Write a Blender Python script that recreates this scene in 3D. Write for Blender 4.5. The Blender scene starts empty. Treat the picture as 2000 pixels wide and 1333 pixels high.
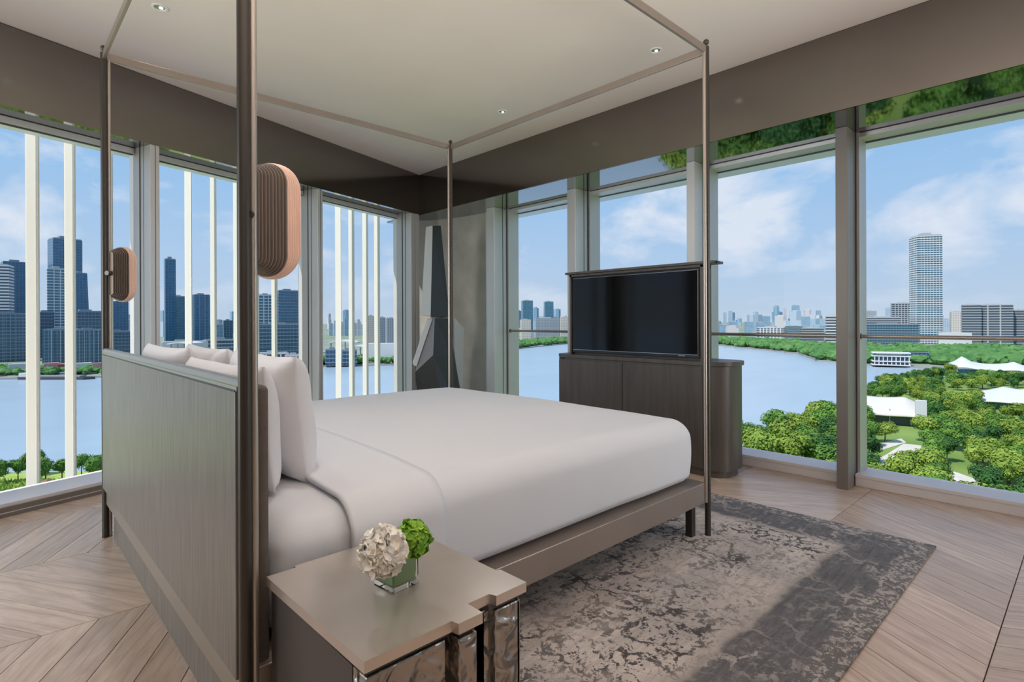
import bpy, bmesh, math, random
from mathutils import Vector, Matrix, noise
random.seed(7)
R = math.radians
sc = bpy.context.scene
COL = sc.collection

# ------------------------------------------------------------------ camera
F_PX, CX, HY, EYE, YAW = 1084.8, 1000.0, 626.3, 1.1, 0.8149
CAM = Vector((-0.4330, -3.4970, EYE))
RT = Vector((math.sin(YAW), -math.cos(YAW), 0))      # picture right
FW = Vector((math.cos(YAW), math.sin(YAW), 0))       # into the picture
cam = bpy.data.cameras.new('camera'); cam.sensor_width = 36; cam.lens = F_PX / 2000 * 36
cam.shift_y = -(666.5 - HY) / 2000; cam.clip_start = .05; cam.clip_end = 30000
co = bpy.data.objects.new('camera', cam); COL.objects.link(co); co.location = CAM
mrot = Matrix((RT, Vector((0, 0, 1)), -FW)).transposed().to_4x4()
co.matrix_world = Matrix.Translation(CAM) @ mrot @ Matrix.Rotation(-0.004, 4, 'Z')
sc.camera = co

# ------------------------------------------------------------------ exposure
sc.view_settings.view_transform = 'Standard'; sc.view_settings.look = 'None'
sc.view_settings.gamma = 1; sc.view_settings.use_curve_mapping = False
sc.view_settings.exposure = 0.0

# ------------------------------------------------------------------ world sky
W = bpy.data.worlds.new('sky'); sc.world = W; W.use_nodes = True
nt = W.node_tree; nt.nodes.clear()
def wn(t, **k):
    n = nt.nodes.new(t)
    for a, b in k.items(): setattr(n, a, b)
    return n
out = wn('ShaderNodeOutputWorld'); bg = wn('ShaderNodeBackground')
tc = wn('ShaderNodeTexCoord'); sp = wn('ShaderNodeSeparateXYZ')
nt.links.new(tc.outputs['Generated'], sp.inputs[0])
ramp = wn('ShaderNodeValToRGB'); e = ramp.color_ramp.elements
e[0].position = .0; e[0].color = (.52, .64, .79, 1)
e[1].position = 1.0; e[1].color = (.10, .27, .62, 1)
a = ramp.color_ramp.elements.new(.10); a.color = (.44, .61, .84, 1)
a = ramp.color_ramp.elements.new(.22); a.color = (.34, .56, .85, 1)
a = ramp.color_ramp.elements.new(.42); a.color = (.22, .45, .79, 1)
nt.links.new(sp.outputs['Z'], ramp.inputs[0])
# clouds: noise on the direction, flattened so they lie in banks
mp = wn('ShaderNodeMapping'); mp.inputs['Scale'].default_value = (1, 1, 2.1); mp.inputs['Location'].default_value = (.35, .1, .2)
nt.links.new(tc.outputs['Generated'], mp.inputs[0])
n1 = wn('ShaderNodeTexNoise'); n1.inputs['Scale'].default_value = 4.6; n1.inputs['Detail'].default_value = 13; n1.inputs['Roughness'].default_value = .55; n1.inputs['Distortion'].default_value = .25
nt.links.new(mp.outputs[0], n1.inputs['Vector'])
cr = wn('ShaderNodeValToRGB'); e = cr.color_ramp.elements
e[0].position = .49; e[0].color = (0, 0, 0, 1); e[1].position = .64; e[1].color = (1, 1, 1, 1)
nt.links.new(n1.outputs['Fac'], cr.inputs[0])
lowf = wn('ShaderNodeMapRange'); lowf.inputs['From Min'].default_value = .0; lowf.inputs['From Max'].default_value = .12
lowf.inputs['To Min'].default_value = .25; lowf.inputs['To Max'].default_value = .85
nt.links.new(sp.outputs['Z'], lowf.inputs['Value'])
mm = wn('ShaderNodeMath', operation='MULTIPLY'); nt.links.new(cr.outputs[0], mm.inputs[0]); nt.links.new(lowf.outputs[0], mm.inputs[1])
mx = wn('ShaderNodeMixRGB'); mx.inputs['Color2'].default_value = (.78, .83, .93, 1)
nt.links.new(mm.outputs[0], mx.inputs['Fac']); nt.links.new(ramp.outputs[0], mx.inputs['Color1'])
nt.links.new(mx.outputs[0], bg.inputs['Color']); bg.inputs['Strength'].default_value = 1.0
nt.links.new(bg.outputs[0], out.inputs['Surface'])

# ------------------------------------------------------------------ sun and added fill lights
def light(name, kind, loc, energy, color=(1, 1, 1), target=None, **k):
    l = bpy.data.lights.new(name, kind); l.energy = energy; l.color = color
    for a, b in k.items(): setattr(l, a, b)
    o = bpy.data.objects.new(name, l); COL.objects.link(o); o.location = loc
    if target is not None:
        d = Vector(target) - Vector(loc); o.rotation_euler = d.to_track_quat('-Z', 'Y').to_euler()
    return o
SUNDIR = Vector((-.992 * .59, .121 * .59, .807))
light('sun', 'SUN', (0, 0, 30), 4.6, (1, .955, .88), target=Vector((0, 0, 30)) - SUNDIR, angle=R(.6))
light('room_light', 'AREA', (-2.2, -5.4, 2.2), 4, (1, .97, .95), target=(1.4, -.8, .9), shape='RECTANGLE', size=2.2, size_y=1.4)  # unseen area fill added behind the camera
light('ceiling_bounce', 'AREA', (-.5, -4.9, .7), 63, (1, .93, .90), target=(.25, -3.5, 2.9), shape='RECTANGLE', size=3.0, size_y=1.2, spread=R(82))  # added uplight out of view, brightens the ceiling
light('window_daylight', 'AREA', (-3.3, .15, 1.3), 62, (.95, .98, 1), target=(2.0, .9, 1.5), shape='RECTANGLE', size=1.8, size_y=2.0, spread=R(130))  # added lamp beyond the left frame edge, strengthens the light from that side
light('window_daylight_right', 'AREA', (3.75, -5.6, 1.3), 32, (.97, .98, 1), target=(3.0, 1.0, 1.2), shape='RECTANGLE', size=1.2, size_y=2.0, spread=R(90))  # extra lamp out of view at right, brightens mullions and column

# ------------------------------------------------------------------ helpers
def at(u, v=None, z=None, Y=None, x=None):
    """point seen at picture position (u, v): on height z, at depth Y or on plane x"""
    c, s = math.cos(-.004), math.sin(-.004)
    vv = HY if v is None else v
    a, b = u - CX, vv - HY
    U = a * c + b * s; V = -a * s + b * c
    d = RT * (U / F_PX) + FW + Vector((0, 0, -V / F_PX))
    if z is not None: k = (z - EYE) / d.z
    elif x is not None: k = (x - CAM.x) / d.x
    else: k = Y
    return CAM + d * k
def project(p):
    q = Vector(p) - CAM; d = q.dot(FW)
    if d < .05: return None
    return CX + F_PX * q.dot(RT) / d, HY - F_PX * q.z / d
def tag(o, label=None, cat=None, group=None, kind=None):
    if label: o['label'] = label
    if cat: o['category'] = cat
    if group: o['group'] = group
    if kind: o['kind'] = kind
    return o
def empty(name, loc, rz=0, label=None, cat=None, group=None):
    o = bpy.data.objects.new(name, None); COL.objects.link(o); o.location = loc; o.rotation_euler.z = rz
    o.empty_display_size = .1
    return tag(o, label, cat, group)
class B:
    """collects shapes in a bmesh; build() links them as one object (coordinates are world ones)"""
    def __init__(s): s.bm = bmesh.new()
    def box(s, x0, x1, y0, y1, z0, z1, bev=0, M=None, seg=2):
        g = bmesh.ops.create_cube(s.bm, size=1)
        vs = g['verts']
        for v in vs:
            v.co = Vector((x0 + (v.co.x + .5) * (x1 - x0), y0 + (v.co.y + .5) * (y1 - y0), z0 + (v.co.z + .5) * (z1 - z0)))
        if bev:
            es = list({e for v in vs for e in v.link_edges})
            r = bmesh.ops.bevel(s.bm, geom=es, offset=bev, segments=seg, affect='EDGES', profile=.5)
            vs = list({v for f in r['faces'] for v in f.verts} | {v for v in vs if v.is_valid})
        if M is not None: bmesh.ops.transform(s.bm, matrix=M, verts=vs)
        return s
    def cyl(s, p0, p1, r, r2=None, n=20, M=None):
        p0 = Vector(p0); p1 = Vector(p1); d = p1 - p0
        T = Matrix.Translation((p0 + p1) / 2) @ d.to_track_quat('Z', 'Y').to_matrix().to_4x4()
        if M is not None: T = M @ T
        bmesh.ops.create_cone(s.bm, cap_ends=True, segments=n, radius1=r, radius2=r if r2 is None else r2, depth=d.length, matrix=T)
        return s
    def sph(s, c, r, n=16, sx=1, sy=1, sz=1):
        bmesh.ops.create_uvsphere(s.bm, u_segments=n, v_segments=n // 2 + 2, radius=r, matrix=Matrix.Translation(c) @ Matrix.Diagonal((sx, sy, sz, 1)))
        return s
    def prism(s, pts, z0, z1, M=None):
        lo = [s.bm.verts.new((p[0], p[1], z0)) for p in pts]; hi = [s.bm.verts.new((p[0], p[1], z1)) for p in pts]
        n = len(pts)
        s.bm.faces.new(lo[::-1]); s.bm.faces.new(hi)
        for i in range(n): s.bm.faces.new((lo[i], lo[(i + 1) % n], hi[(i + 1) % n], hi[i]))
        if M is not None: bmesh.ops.transform(s.bm, matrix=M, verts=lo + hi)
        return s
    def poly(s, pts):
        s.bm.faces.new([s.bm.verts.new(p) for p in pts]); return s
    def loft(s, rings, cap=True):
        vs = [[s.bm.verts.new(p) for p in r] for r in rings]
        n = len(rings[0])
        for a, b in zip(vs, vs[1:]):
            for i in range(n): s.bm.faces.new((a[i], a[(i + 1) % n], b[(i + 1) % n], b[i]))
        if cap: s.bm.faces.new(vs[0][::-1]); s.bm.faces.new(vs[-1])
        return s
    def build(s, name, mat, parent=None, smooth=False, world=True):
        bmesh.ops.recalc_face_normals(s.bm, faces=s.bm.faces)
        me = bpy.data.meshes.new(name); s.bm.to_mesh(me); s.bm.free()
        me.materials.append(mat)
        if smooth:
            me.polygons.foreach_set('use_smooth', [True] * len(me.polygons))
            try: me.set_sharp_from_angle(angle=R(38))
            except Exception: pass
        o = bpy.data.objects.new(name, me); COL.objects.link(o)
        if parent is not None:
            o.parent = parent
            if world: 
                inv = Matrix.Translation(parent.location) @ Matrix.Rotation(parent.rotation_euler.z, 4, 'Z')
                pp = parent
                while pp.parent is not None:
                    pp = pp.parent
                    inv = (Matrix.Translation(pp.location) @ Matrix.Rotation(pp.rotation_euler.z, 4, 'Z')) @ inv
                me.transform(inv.inverted())
        return o
def struct(o): o['kind'] = 'structure'; return o
def copy_tree(o, parent=None):
    c = o.copy(); COL.objects.link(c)
    if parent is not None: c.parent = parent
    for ch in list(o.children): copy_tree(ch, c)
    return c

# ------------------------------------------------------------------ materials
def mat(name, color=(.5, .5, .5), rough=.5, metal=0, spec=.5, noise_amt=0, nscale=5, stretch=(1, 1, 1), bump=0, bscale=None, color2=None, detail=6, obj_random=0, coord='Object', sheen=0, coat=0):
    m = bpy.data.materials.new(name); m.use_nodes = True; N = m.node_tree.nodes; L = m.node_tree.links
    p = N['Principled BSDF']; p.inputs['Roughness'].default_value = rough; p.inputs['Metallic'].default_value = metal
    p.inputs['Specular IOR Level'].default_value = spec; p.inputs['Base Color'].default_value = (*color, 1)
    if sheen: p.inputs['Sheen Weight'].default_value = sheen
    if coat: p.inputs['Coat Weight'].default_value = coat
    if noise_amt or bump or color2:
        tc = N.new('ShaderNodeTexCoord'); mpn = N.new('ShaderNodeMapping'); mpn.inputs['Scale'].default_value = stretch
        if coord == 'World':
            g = N.new('ShaderNodeNewGeometry'); L.new(g.outputs['Position'], mpn.inputs[0])
        else: L.new(tc.outputs[coord], mpn.inputs[0])
        nz = N.new('ShaderNodeTexNoise'); nz.inputs['Scale'].default_value = nscale; nz.inputs['Detail'].default_value = detail
        L.new(mpn.outputs[0], nz.inputs['Vector'])
        c2 = color2 or tuple(min(1, c * (1 + noise_amt)) for c in color); c1 = color if color2 else tuple(c * (1 - noise_amt) for c in color)
        r = N.new('ShaderNodeValToRGB'); r.color_ramp.elements[0].position = .3; r.color_ramp.elements[1].position = .7
        r.color_ramp.elements[0].color = (*c1, 1); r.color_ramp.elements[1].color = (*c2, 1)
        L.new(nz.outputs['Fac'], r.inputs[0]); last = r.outputs[0]
        if obj_random:
            oi = N.new('ShaderNodeObjectInfo'); mr = N.new('ShaderNodeMapRange'); mr.inputs['To Min'].default_value = 1 - obj_random; mr.inputs['To Max'].default_value = 1 + obj_random
            L.new(oi.outputs['Random'], mr.inputs['Value'])
            vm = N.new('ShaderNodeVectorMath'); vm.operation = 'SCALE'; L.new(last, vm.inputs[0]); L.new(mr.outputs[0], vm.inputs['Scale']); last = vm.outputs[0]
        L.new(last, p.inputs['Base Color'])
        if bump:
            nb = nz
            if bscale:
                nb = N.new('ShaderNodeTexNoise'); nb.inputs['Scale'].default_value = bscale; nb.inputs['Detail'].default_value = 4; L.new(mpn.outputs[0], nb.inputs['Vector'])
            bp = N.new('ShaderNodeBump'); bp.inputs['Strength'].default_value = bump; bp.inputs['Distance'].default_value = .01
            L.new(nb.outputs['Fac'], bp.inputs['Height']); L.new(bp.outputs[0], p.inputs['Normal'])
    return m
M_ = {}
M_['ceil'] = mat('ceiling_paint', (.80, .715, .665), .9, noise_amt=.02, nscale=2)
M_['wall'] = mat('plaster', (.62, .59, .55), .9)
M_['fascia'] = mat('lacquered_fascia', (.25, .228, .21), .12, metal=1, noise_amt=.05, nscale=1.5)
M_['soffit'] = mat('mirror_soffit', (.27, .275, .29), .03, metal=1)
M_['alu'] = mat('grey_window_metal', (.70, .685, .68), .42, metal=.35, noise_amt=.03, nscale=3)
M_['aludark'] = mat('dark_gasket', (.07, .068, .066), .6)
M_['alubrown'] = mat('warm_grey_metal', (.25, .225, .205), .45, metal=.3)
M_['sill'] = mat('sill_metal', (.80, .775, .79), .4)
M_['fin'] = mat('ivory_fin', (.74, .705, .635), .6)
M_['concrete'] = mat('concrete', (.46, .435, .39), .8, color2=(.62, .59, .535), nscale=3.5, bump=.08, bscale=30, detail=10)
M_['steel'] = mat('bronze_steel', (.50, .44, .385), .36, metal=.8)
M_['steeldark'] = mat('bronze_steel_dark', (.075, .066, .056), .38, metal=.6)
M_['frame'] = mat('bed_rail_metal', (.34, .285, .245), .38, metal=.6, noise_amt=.05, nscale=4)
M_['cap'] = mat('pale_bronze', (.43, .40, .335), .34, metal=.75)
M_['brush'] = mat('brushed_panel', (.20, .18, .15), .42, metal=.35, color2=(.29, .265, .225), nscale=9, stretch=(1, 9, .55), detail=12)
M_['fabric'] = mat('brown_fabric', (.13, .105, .088), .9, noise_amt=.1, nscale=40, bump=.2, bscale=300)
M_['linen'] = mat('white_linen', (.72, .735, .765), .85, sheen=.15, bump=.06, bscale=9, noise_amt=.01, nscale=4)
M_['pillow'] = mat('white_pillow_cotton', (.75, .74, .76), .85, sheen=.2, bump=.25, bscale=7, noise_amt=.01, nscale=4)
M_['cab'] = mat('stained_oak', (.075, .064, .055), .42, color2=(.115, .097, .082), nscale=6, stretch=(4, 4, .35), detail=10, bump=.03)
M_['tvbody'] = mat('black_plastic', (.012, .012, .013), .35)
M_['screen'] = mat('black_glass', (.002, .002, .002), .08, spec=.35)
M_['chrome'] = mat('silver_trim', (.6, .6, .6), .2, metal=1)
M_['nstop'] = mat('brushed_zinc', (.64, .565, .50), .28, metal=.75, color2=(.74, .665, .60), nscale=5, detail=9, bump=.02)
M_['nsbody'] = mat('dark_zinc', (.11, .098, .09), .38, metal=.5, noise_amt=.12, nscale=5)
M_['rose'] = mat('rose_copper', (.93, .66, .54), .5, metal=.15, noise_amt=.04, nscale=8)
M_['rib'] = mat('taupe_ribs', (.22, .175, .145), .5, metal=.3)  # shade on the inner ribs put into a darker taupe
M_['sculpt'] = mat('patinated_iron', (.035, .035, .037), .45, metal=.2, noise_amt=.08, nscale=20)
M_['sculptlight'] = mat('bare_aluminium', (.70, .69, .68), .5, metal=.2)  # window light on the iron put into a paler base colour
M_['sculptgrey'] = mat('brushed_iron', (.33, .325, .325), .45, metal=.3)  # light on the lower left facet painted as a greyer iron
M_['leaf'] = mat('leaf_green', (.10, .22, .03), .5, color2=(.20, .36, .05), nscale=5)
M_['petal'] = mat('cream_petals', (.95, .88, .74), .7, color2=(.99, .97, .93), nscale=30)
M_['green'] = mat('green_florets', (.15, .38, .02), .6, color2=(.35, .62, .05), nscale=40)
M_['white'] = mat('white_cladding', (.80, .80, .80), .6)
M_['led'] = bpy.data.materials.new('lamp_glow'); M_['led'].use_nodes = True
_p = M_['led'].node_tree.nodes['Principled BSDF']; _p.inputs['Emission Color'].default_value = (1, .95, .88, 1); _p.inputs['Emission Strength'].default_value = 1.2

def hammered():
    m = mat('hammered_metal', (.40, .37, .34), .26, metal=.9); N = m.node_tree.nodes; L = m.node_tree.links; p = N['Principled BSDF']
    tc = N.new('ShaderNodeTexCoord'); nz = N.new('ShaderNodeTexNoise'); nz.inputs['Scale'].default_value = 13; nz.inputs['Detail'].default_value = 1.5; nz.inputs['Distortion'].default_value = 1.6
    L.new(tc.outputs['Object'], nz.inputs['Vector']); bp = N.new('ShaderNodeBump'); bp.inputs['Strength'].default_value = .9; bp.inputs['Distance'].default_value = .022
    L.new(nz.outputs['Fac'], bp.inputs['Height']); L.new(bp.outputs[0], p.inputs['Normal']); return m
M_['hammer'] = hammered()
def glass_pane(name, tint, fac):
    m = bpy.data.materials.new(name); m.use_nodes = True; N = m.node_tree.nodes; L = m.node_tree.links; N.clear()
    o = N.new('ShaderNodeOutputMaterial'); t = N.new('ShaderNodeBsdfTransparent'); g = N.new('ShaderNodeBsdfGlossy'); mx = N.new('ShaderNodeMixShader'); fr = N.new('ShaderNodeFresnel')
    t.inputs[0].default_value = (*tint, 1); g.inputs['Roughness'].default_value = .02; fr.inputs[0].default_value = fac
    L.new(fr.outputs[0], mx.inputs[0]); L.new(t.outputs[0], mx.inputs[1]); L.new(g.outputs[0], mx.inputs[2]); L.new(mx.outputs[0], o.inputs[0]); return m
M_['pane'] = glass_pane('clear_glazing', (.985, .99, .99), 1.08)
def vase_glass():
    m = bpy.data.materials.new('vase_glass'); m.use_nodes = True; p = m.node_tree.nodes['Principled BSDF']
    p.inputs['Transmission Weight'].default_value = 1; p.inputs['Roughness'].default_value = 0; p.inputs['IOR'].default_value = 1.45; p.inputs['Base Color'].default_value = (.97, 1, .98, 1); return m
M_['vase'] = vase_glass()
def wood(name, ang):
    m = bpy.data.materials.new(name); m.use_nodes = True; N = m.node_tree.nodes; L = m.node_tree.links; p = N['Principled BSDF']
    g = N.new('ShaderNodeNewGeometry'); oi = N.new('ShaderNodeObjectInfo')
    mp = N.new('ShaderNodeMapping'); mp.vector_type = 'TEXTURE'; mp.inputs['Rotation'].default_value = (0, 0, ang)
    L.new(g.outputs['Position'], mp.inputs[0])
    sc_ = N.new('ShaderNodeVectorMath'); sc_.operation = 'MULTIPLY'; sc_.inputs[1].default_value = (1.3, 8.0, 1); L.new(mp.outputs[0], sc_.inputs[0])
    ad = N.new('ShaderNodeVectorMath'); ad.operation = 'ADD'; L.new(sc_.outputs[0], ad.inputs[0])
    ml = N.new('ShaderNodeMath'); ml.operation = 'MULTIPLY'; ml.inputs[1].default_value = 57; L.new(oi.outputs['Random'], ml.inputs[0]); L.new(ml.outputs[0], ad.inputs[1])
    n1 = N.new('ShaderNodeTexNoise'); n1.inputs['Scale'].default_value = 3.0; n1.inputs['Detail'].default_value = 9; n1.inputs['Roughness'].default_value = .62; n1.inputs['Distortion'].default_value = .9
    L.new(ad.outputs[0], n1.inputs['Vector'])
    wv = N.new('ShaderNodeTexWave'); wv.wave_type = 'BANDS'; wv.bands_direction = 'Y'; wv.inputs['Scale'].default_value = .9; wv.inputs['Distortion'].default_value = 14; wv.inputs['Detail'].default_value = 4; wv.inputs['Detail Scale'].default_value = .7
    L.new(ad.outputs[0], wv.inputs['Vector'])
    r1 = N.new('ShaderNodeValToRGB'); e = r1.color_ramp.elements; e[0].position = .32; e[0].color = (.50, .365, .27, 1); e[1].position = .66; e[1].color = (.70, .545, .43, 1); L.new(n1.outputs['Fac'], r1.inputs[0])
    r2 = N.new('ShaderNodeValToRGB'); e = r2.color_ramp.elements; e[0].position = .0; e[0].color = (.66, .62, .58, 1); e[1].position = .22; e[1].color = (1, 1, 1, 1); L.new(wv.outputs['Fac'], r2.inputs[0])
    mx = N.new('ShaderNodeMixRGB'); mx.blend_type = 'MULTIPLY'; mx.inputs[0].default_value = .38; L.new(r1.outputs[0], mx.inputs[1]); L.new(r2.outputs[0], mx.inputs[2])
    mr = N.new('ShaderNodeMapRange'); mr.inputs['To Min'].default_value = .88; mr.inputs['To Max'].default_value = 1.12; L.new(oi.outputs['Random'], mr.inputs['Value'])
    vm = N.new('ShaderNodeVectorMath'); vm.operation = 'SCALE'; L.new(mx.outputs[0], vm.inputs[0]); L.new(mr.outputs[0], vm.inputs['Scale']); L.new(vm.outputs[0], p.inputs['Base Color'])
    rr = N.new('ShaderNodeMapRange'); rr.inputs['To Min'].default_value = .24; rr.inputs['To Max'].default_value = .42; L.new(n1.outputs['Fac'], rr.inputs['Value']); L.new(rr.outputs[0], p.inputs['Roughness'])
    bp = N.new('ShaderNodeBump'); bp.inputs['Strength'].default_value = .18; bp.inputs['Distance'].default_value = .004; L.new(n1.outputs['Fac'], bp.inputs['Height']); L.new(bp.outputs[0], p.inputs['Normal'])
    return m
M_['woodA'] = wood('oak_plank_rising', R(60)); M_['woodB'] = wood('oak_plank_falling', R(-60))
M_['gap'] = mat('joint_dark', (.06, .045, .035), .9)

# ================================================================== SETTING: room
ZC, ZS, XF, XT, XG = 2.81, 2.34, 3.24, 3.78, 3.93          # ceiling, soffit, right fascia, right transom, right glass
TH = R(18.1); LD = Vector((math.cos(TH), math.sin(TH), 0)); LN = Vector((-math.sin(TH), math.cos(TH), 0))
C0 = Vector((XF - .012, 1.97, 0))                            # corner of the two fascias
LM = Matrix.Translation(C0) @ Matrix.Rotation(TH, 4, 'Z')   # local frame of the left wall: s along, t outward
def lp(s, t, z=0): return LM @ Vector((s, t, z))
def ls(u, t):                                               # s coordinate on the left wall plane t for picture column u
    P = C0 + LN * t; d = (at(u, 600, Y=1) - CAM); k = (P - CAM).dot(LN) / d.dot(LN); return (CAM + d * k - C0).dot(LD)

# floor: base plus chevron planks
fl = struct(B().prism([(-4.2, -7), (XG + .1, -7), (XG + .1, 2.6), (lp(.4, .3).x, lp(.4, .3).y), (lp(-8, .3).x, lp(-8, .3).y)], -.30, -.0125).build('floor', M_['gap']))
CW, SP, HALF = .768, .163, math.tan(R(30))
planks = []
for ci in range(-4, 5):
    y1 = -.945 + CW * ci; y0 = y1 - CW
    sgn = 1 if ci % 2 == 0 else -1           # below the y=-.945 seam the planks run back to the left
    sh = CW * HALF
    for k in range(-60, 62):
        xt = .025 + k * SP
        xs = xt + (0 if sgn > 0 else -sh)       # x at the top edge of the column
        xb = xs - sh * sgn
        pts = [(xs, y1), (xs - SP, y1), (xb - SP, y0), (xb, y0)]
        cx_ = sum(p[0] for p in pts) / 4; cy_ = (y0 + y1) / 2
        if cx_ < -3.4 or cx_ > XG + .15: continue
        q = Vector((cx_, cy_, 0)) - C0
        if q.dot(LN) > .42 or cy_ < -5.4: continue
        ok = q.dot(LN) < -.33 or True
        pr = project((cx_, cy_, 0))
        vis = pr is not None and -120 < pr[0] < 2120 and pr[1] < 1450
        cover = .75 < cx_ < 2.5 and -2.6 < cy_ < .3
        d = (Vector((cx_, cy_, 0)) - CAM).length
        planks.append((0 if (vis and not cover) else 1, d, sgn, xs, y1))
planks.sort()
pm = {}
def plank_bm(b, xs, y1, sgn, g=.0016):
    sh = CW * HALF * sgn
    c = [(xs - g, y1 - g), (xs - SP + g, y1 - g), (xs - sh - SP + g, y1 - CW + g), (xs - sh - g, y1 - CW + g)]
    i = .0016; n = len(c); mx_ = sum(p[0] for p in c) / 4; my_ = sum(p[1] for p in c) / 4
    def inn(p, k): d = Vector((p[0] - mx_, p[1] - my_)); l = d.length; return (mx_ + d.x * (l - k) / l, my_ + d.y * (l - k) / l)
    b.loft([[(*p, -.012) for p in c], [(*p, -.0014) for p in c], [(*inn(p, i), 0) for p in c]])
for sgn in (1, -1):
    b = B(); plank_bm(b, 0, 0, sgn); pm[sgn] = b
proto = {}
for sgn in (1, -1):
    proto[sgn] = None
nparts = 0; restA, restB = B(), B()
for hid, d, sgn, xs, y1 in planks:
    if nparts < 290 and not hid:
        if proto[sgn] is None:
            o = pm[sgn].build('plank', M_['woodA'] if sgn > 0 else M_['woodB'], fl); proto[sgn] = o
        else:
            o = proto[sgn].copy(); COL.objects.link(o)
        o.location = (xs, y1, 0); o.parent = fl; nparts += 1
    else: plank_bm(restA if sgn > 0 else restB, xs, y1, sgn)
for b_, m_ in ((restA, 'woodA'), (restB, 'woodB')):
    o = b_.build('plank_field', M_[m_], fl); o['kind'] = 'stuff'

# ceiling and the roof over it
cp = [(-4.2, -7), (XF, -7), (C0.x + .02, C0.y), (lp(-8, 0).x, lp(-8, 0).y)]
struct(B().prism([(-4.2, -7), (XG + .3, -7), (XG + .3, 2.75), (lp(.6, .45).x, lp(.6, .45).y), (lp(-8, .45).x, lp(-8, .45).y)], ZC, ZC + .3).build('ceiling', M_['ceil']))
# fascias hang from the ceiling, mirror soffits run back to the glass heads
struct(B().box(XF, XF + .012, -7, C0.y + .02, ZS, ZC - .006).build('trim_1', M_['fascia']))
struct(B().box(-7.6, .03, .0, .012, ZS, ZC - .006, M=LM).build('trim_2', M_['fascia']))
struct(B().box(XF + .004, XF + .03, -7, C0.y, ZC - .0065, ZC - .0005).build('trim_3', M_['aludark']))
struct(B().box(-7.6, -.003, .004, .03, ZC - .0065, ZC - .0005, M=LM).build('trim_4', M_['aludark']))
struct(B().prism([(XF + .012, -7), (XG, -7), (XG, 2.7), (C0.x + .013, 2.7), (C0.x + .013, C0.y + .012)], ZS, ZS + .02).build('trim_5', M_['soffit']))
struct(B().box(-7.6, .05, .012, .225, ZS, ZS + .02, M=LM).build('trim_6', M_['soffit']))
# walls behind the camera and the blind band above the windows
struct(B().box(-4.3, -4.2, -7, 0.6, 0, ZC).build('wall_back', M_['wall']))
struct(B().box(-4.3, XG + .3, -7.1, -7, 0, ZC).build('wall_front', M_['wall']))
struct(B().box(XG, XG + .30, -7, 2.7, ZS - .004, ZC).build('wall_right', M_['alu']))
struct(B().box(-8, .2, .225, .47, ZS - .004, ZC, M=LM).build('wall_left', M_['alu']))

# concrete corner column
colp = [(3.40, 2.30), (3.50, 2.235), (3.58, 2.10), (3.645, 1.94), (3.69, 1.75), (3.735, 1.345), (4.12, 1.345), (4.12, 2.62), (3.40, 2.62)]
struct(B().prism(colp, 0, ZS).build('trim_7', M_['concrete'], smooth=True))

# ---- right wall: mullions (front right edge y, width) and bays
MUL = [(1.035, .125), (-.115, .10), (-1.325, .068), (-2.382, .068), (-3.75, .07), (-5.1, .07)]
for i, (y, w) in enumerate(MUL):
    b = B(); b.box(3.575, 3.70, y, y + w, 0, ZS, .003); b.box(3.712, XG + .02, y + .004, y + w - .004, 0, ZS)
    o = struct(b.build('trim_%d' % (8 + i), M_['alu' if i < 3 else 'alubrown']))
    g = B(); g.box(3.70, 3.712, y + .006, y + w - .006, 0, ZS); g.box(3.76, 3.768, y - .0015, y + .01, 0, ZS)
    g.build('gasket', M_['aludark'], o)
    f = B(); f.box(3.775, XG, y - .016, y + .004, 0.07, ZS); f.box(3.775, XG, y + w - .004, y + w + .012, .07, ZS)
    f.build('frame_jamb', M_['alu'], o)
bays = [(1.16, 1.345)] + [(MUL[i + 1][0] + MUL[i + 1][1], MUL[i][0]) for i in range(len(MUL) - 1)] + [(-7, -5.1)]
wi = 1
for (y0, y1) in bays:
    if y1 - y0 < .25:
        struct(B().box(3.72, XG, y0, y1, 0, ZS).build('trim_%d' % (20), M_['alu'])); continue
    b = B(); b.box(3.72, 3.80, y0, y1, .0, .070, .003); b.box(3.715, XG + .03, y0, y1, .058, .080, .003)
    o = struct(b.build('window_%d' % wi, M_['sill'])); wi += 1
    B().box(3.722, 3.735, y0, y1, .0, .054).build('sill_front', M_['alubrown'], o)
    h = B(); h.box(XT, XG + .05, y0 + .01, y1 - .01, ZS - .032, ZS - .003, .002); h.build('head_frame', M_['alu'], o)
    B().box(XT - .002, XT + .01, y0 + .01, y1 - .01, ZS - .004, ZS).build('gasket', M_['aludark'], o)
    B().box(XG - .004, XG + .004, y0 + .012, y1 - .012, .078, ZS - .03).build('pane', M_['pane'], o)
    e = B(); e.box(XG - .012, XG + .012, y0 + .012, y1 - .012, ZS - .038, ZS - .03); e.build('glazing_bead', M_['aludark'], o)

# ---- left wall: mullions (s of the front's left edge, width, dark outer wing)
LMUL = [(-4.45, .065, .10), (-2.985, .062, .10), (-1.500, .058, .085), (-.135, .13, 0)]
for i, (s, w, wing) in enumerate(LMUL):
    b = B(); b.box(s, s + w, .0, .085, 0, ZS, .003, M=LM); b.box(s + .003, s + w - .003, .095, .27, 0, ZS, M=LM)
    if i == 3: b.box(s + .07, s + w, -.01, .0, 0, ZS, M=LM)
    o = struct(b.build('trim_%d' % (30 + i), M_['alu']))
    g = B(); g.box(s + .005, s + w - .005, .085, .095, 0, ZS, M=LM); g.box(s - .001, s + .004, .13, .138, 0, ZS, M=LM)
    g.box(s + w * .5, s + w * .5 + .004, -.0012, .003, 0, ZS, M=LM)
    g.build('gasket', M_['aludark'], o)
    if wing: B().box(s + w - .003, s + w + wing, .19, .27, .05, ZS, M=LM).build('outer_wing', M_['alubrown'], o)
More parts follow.
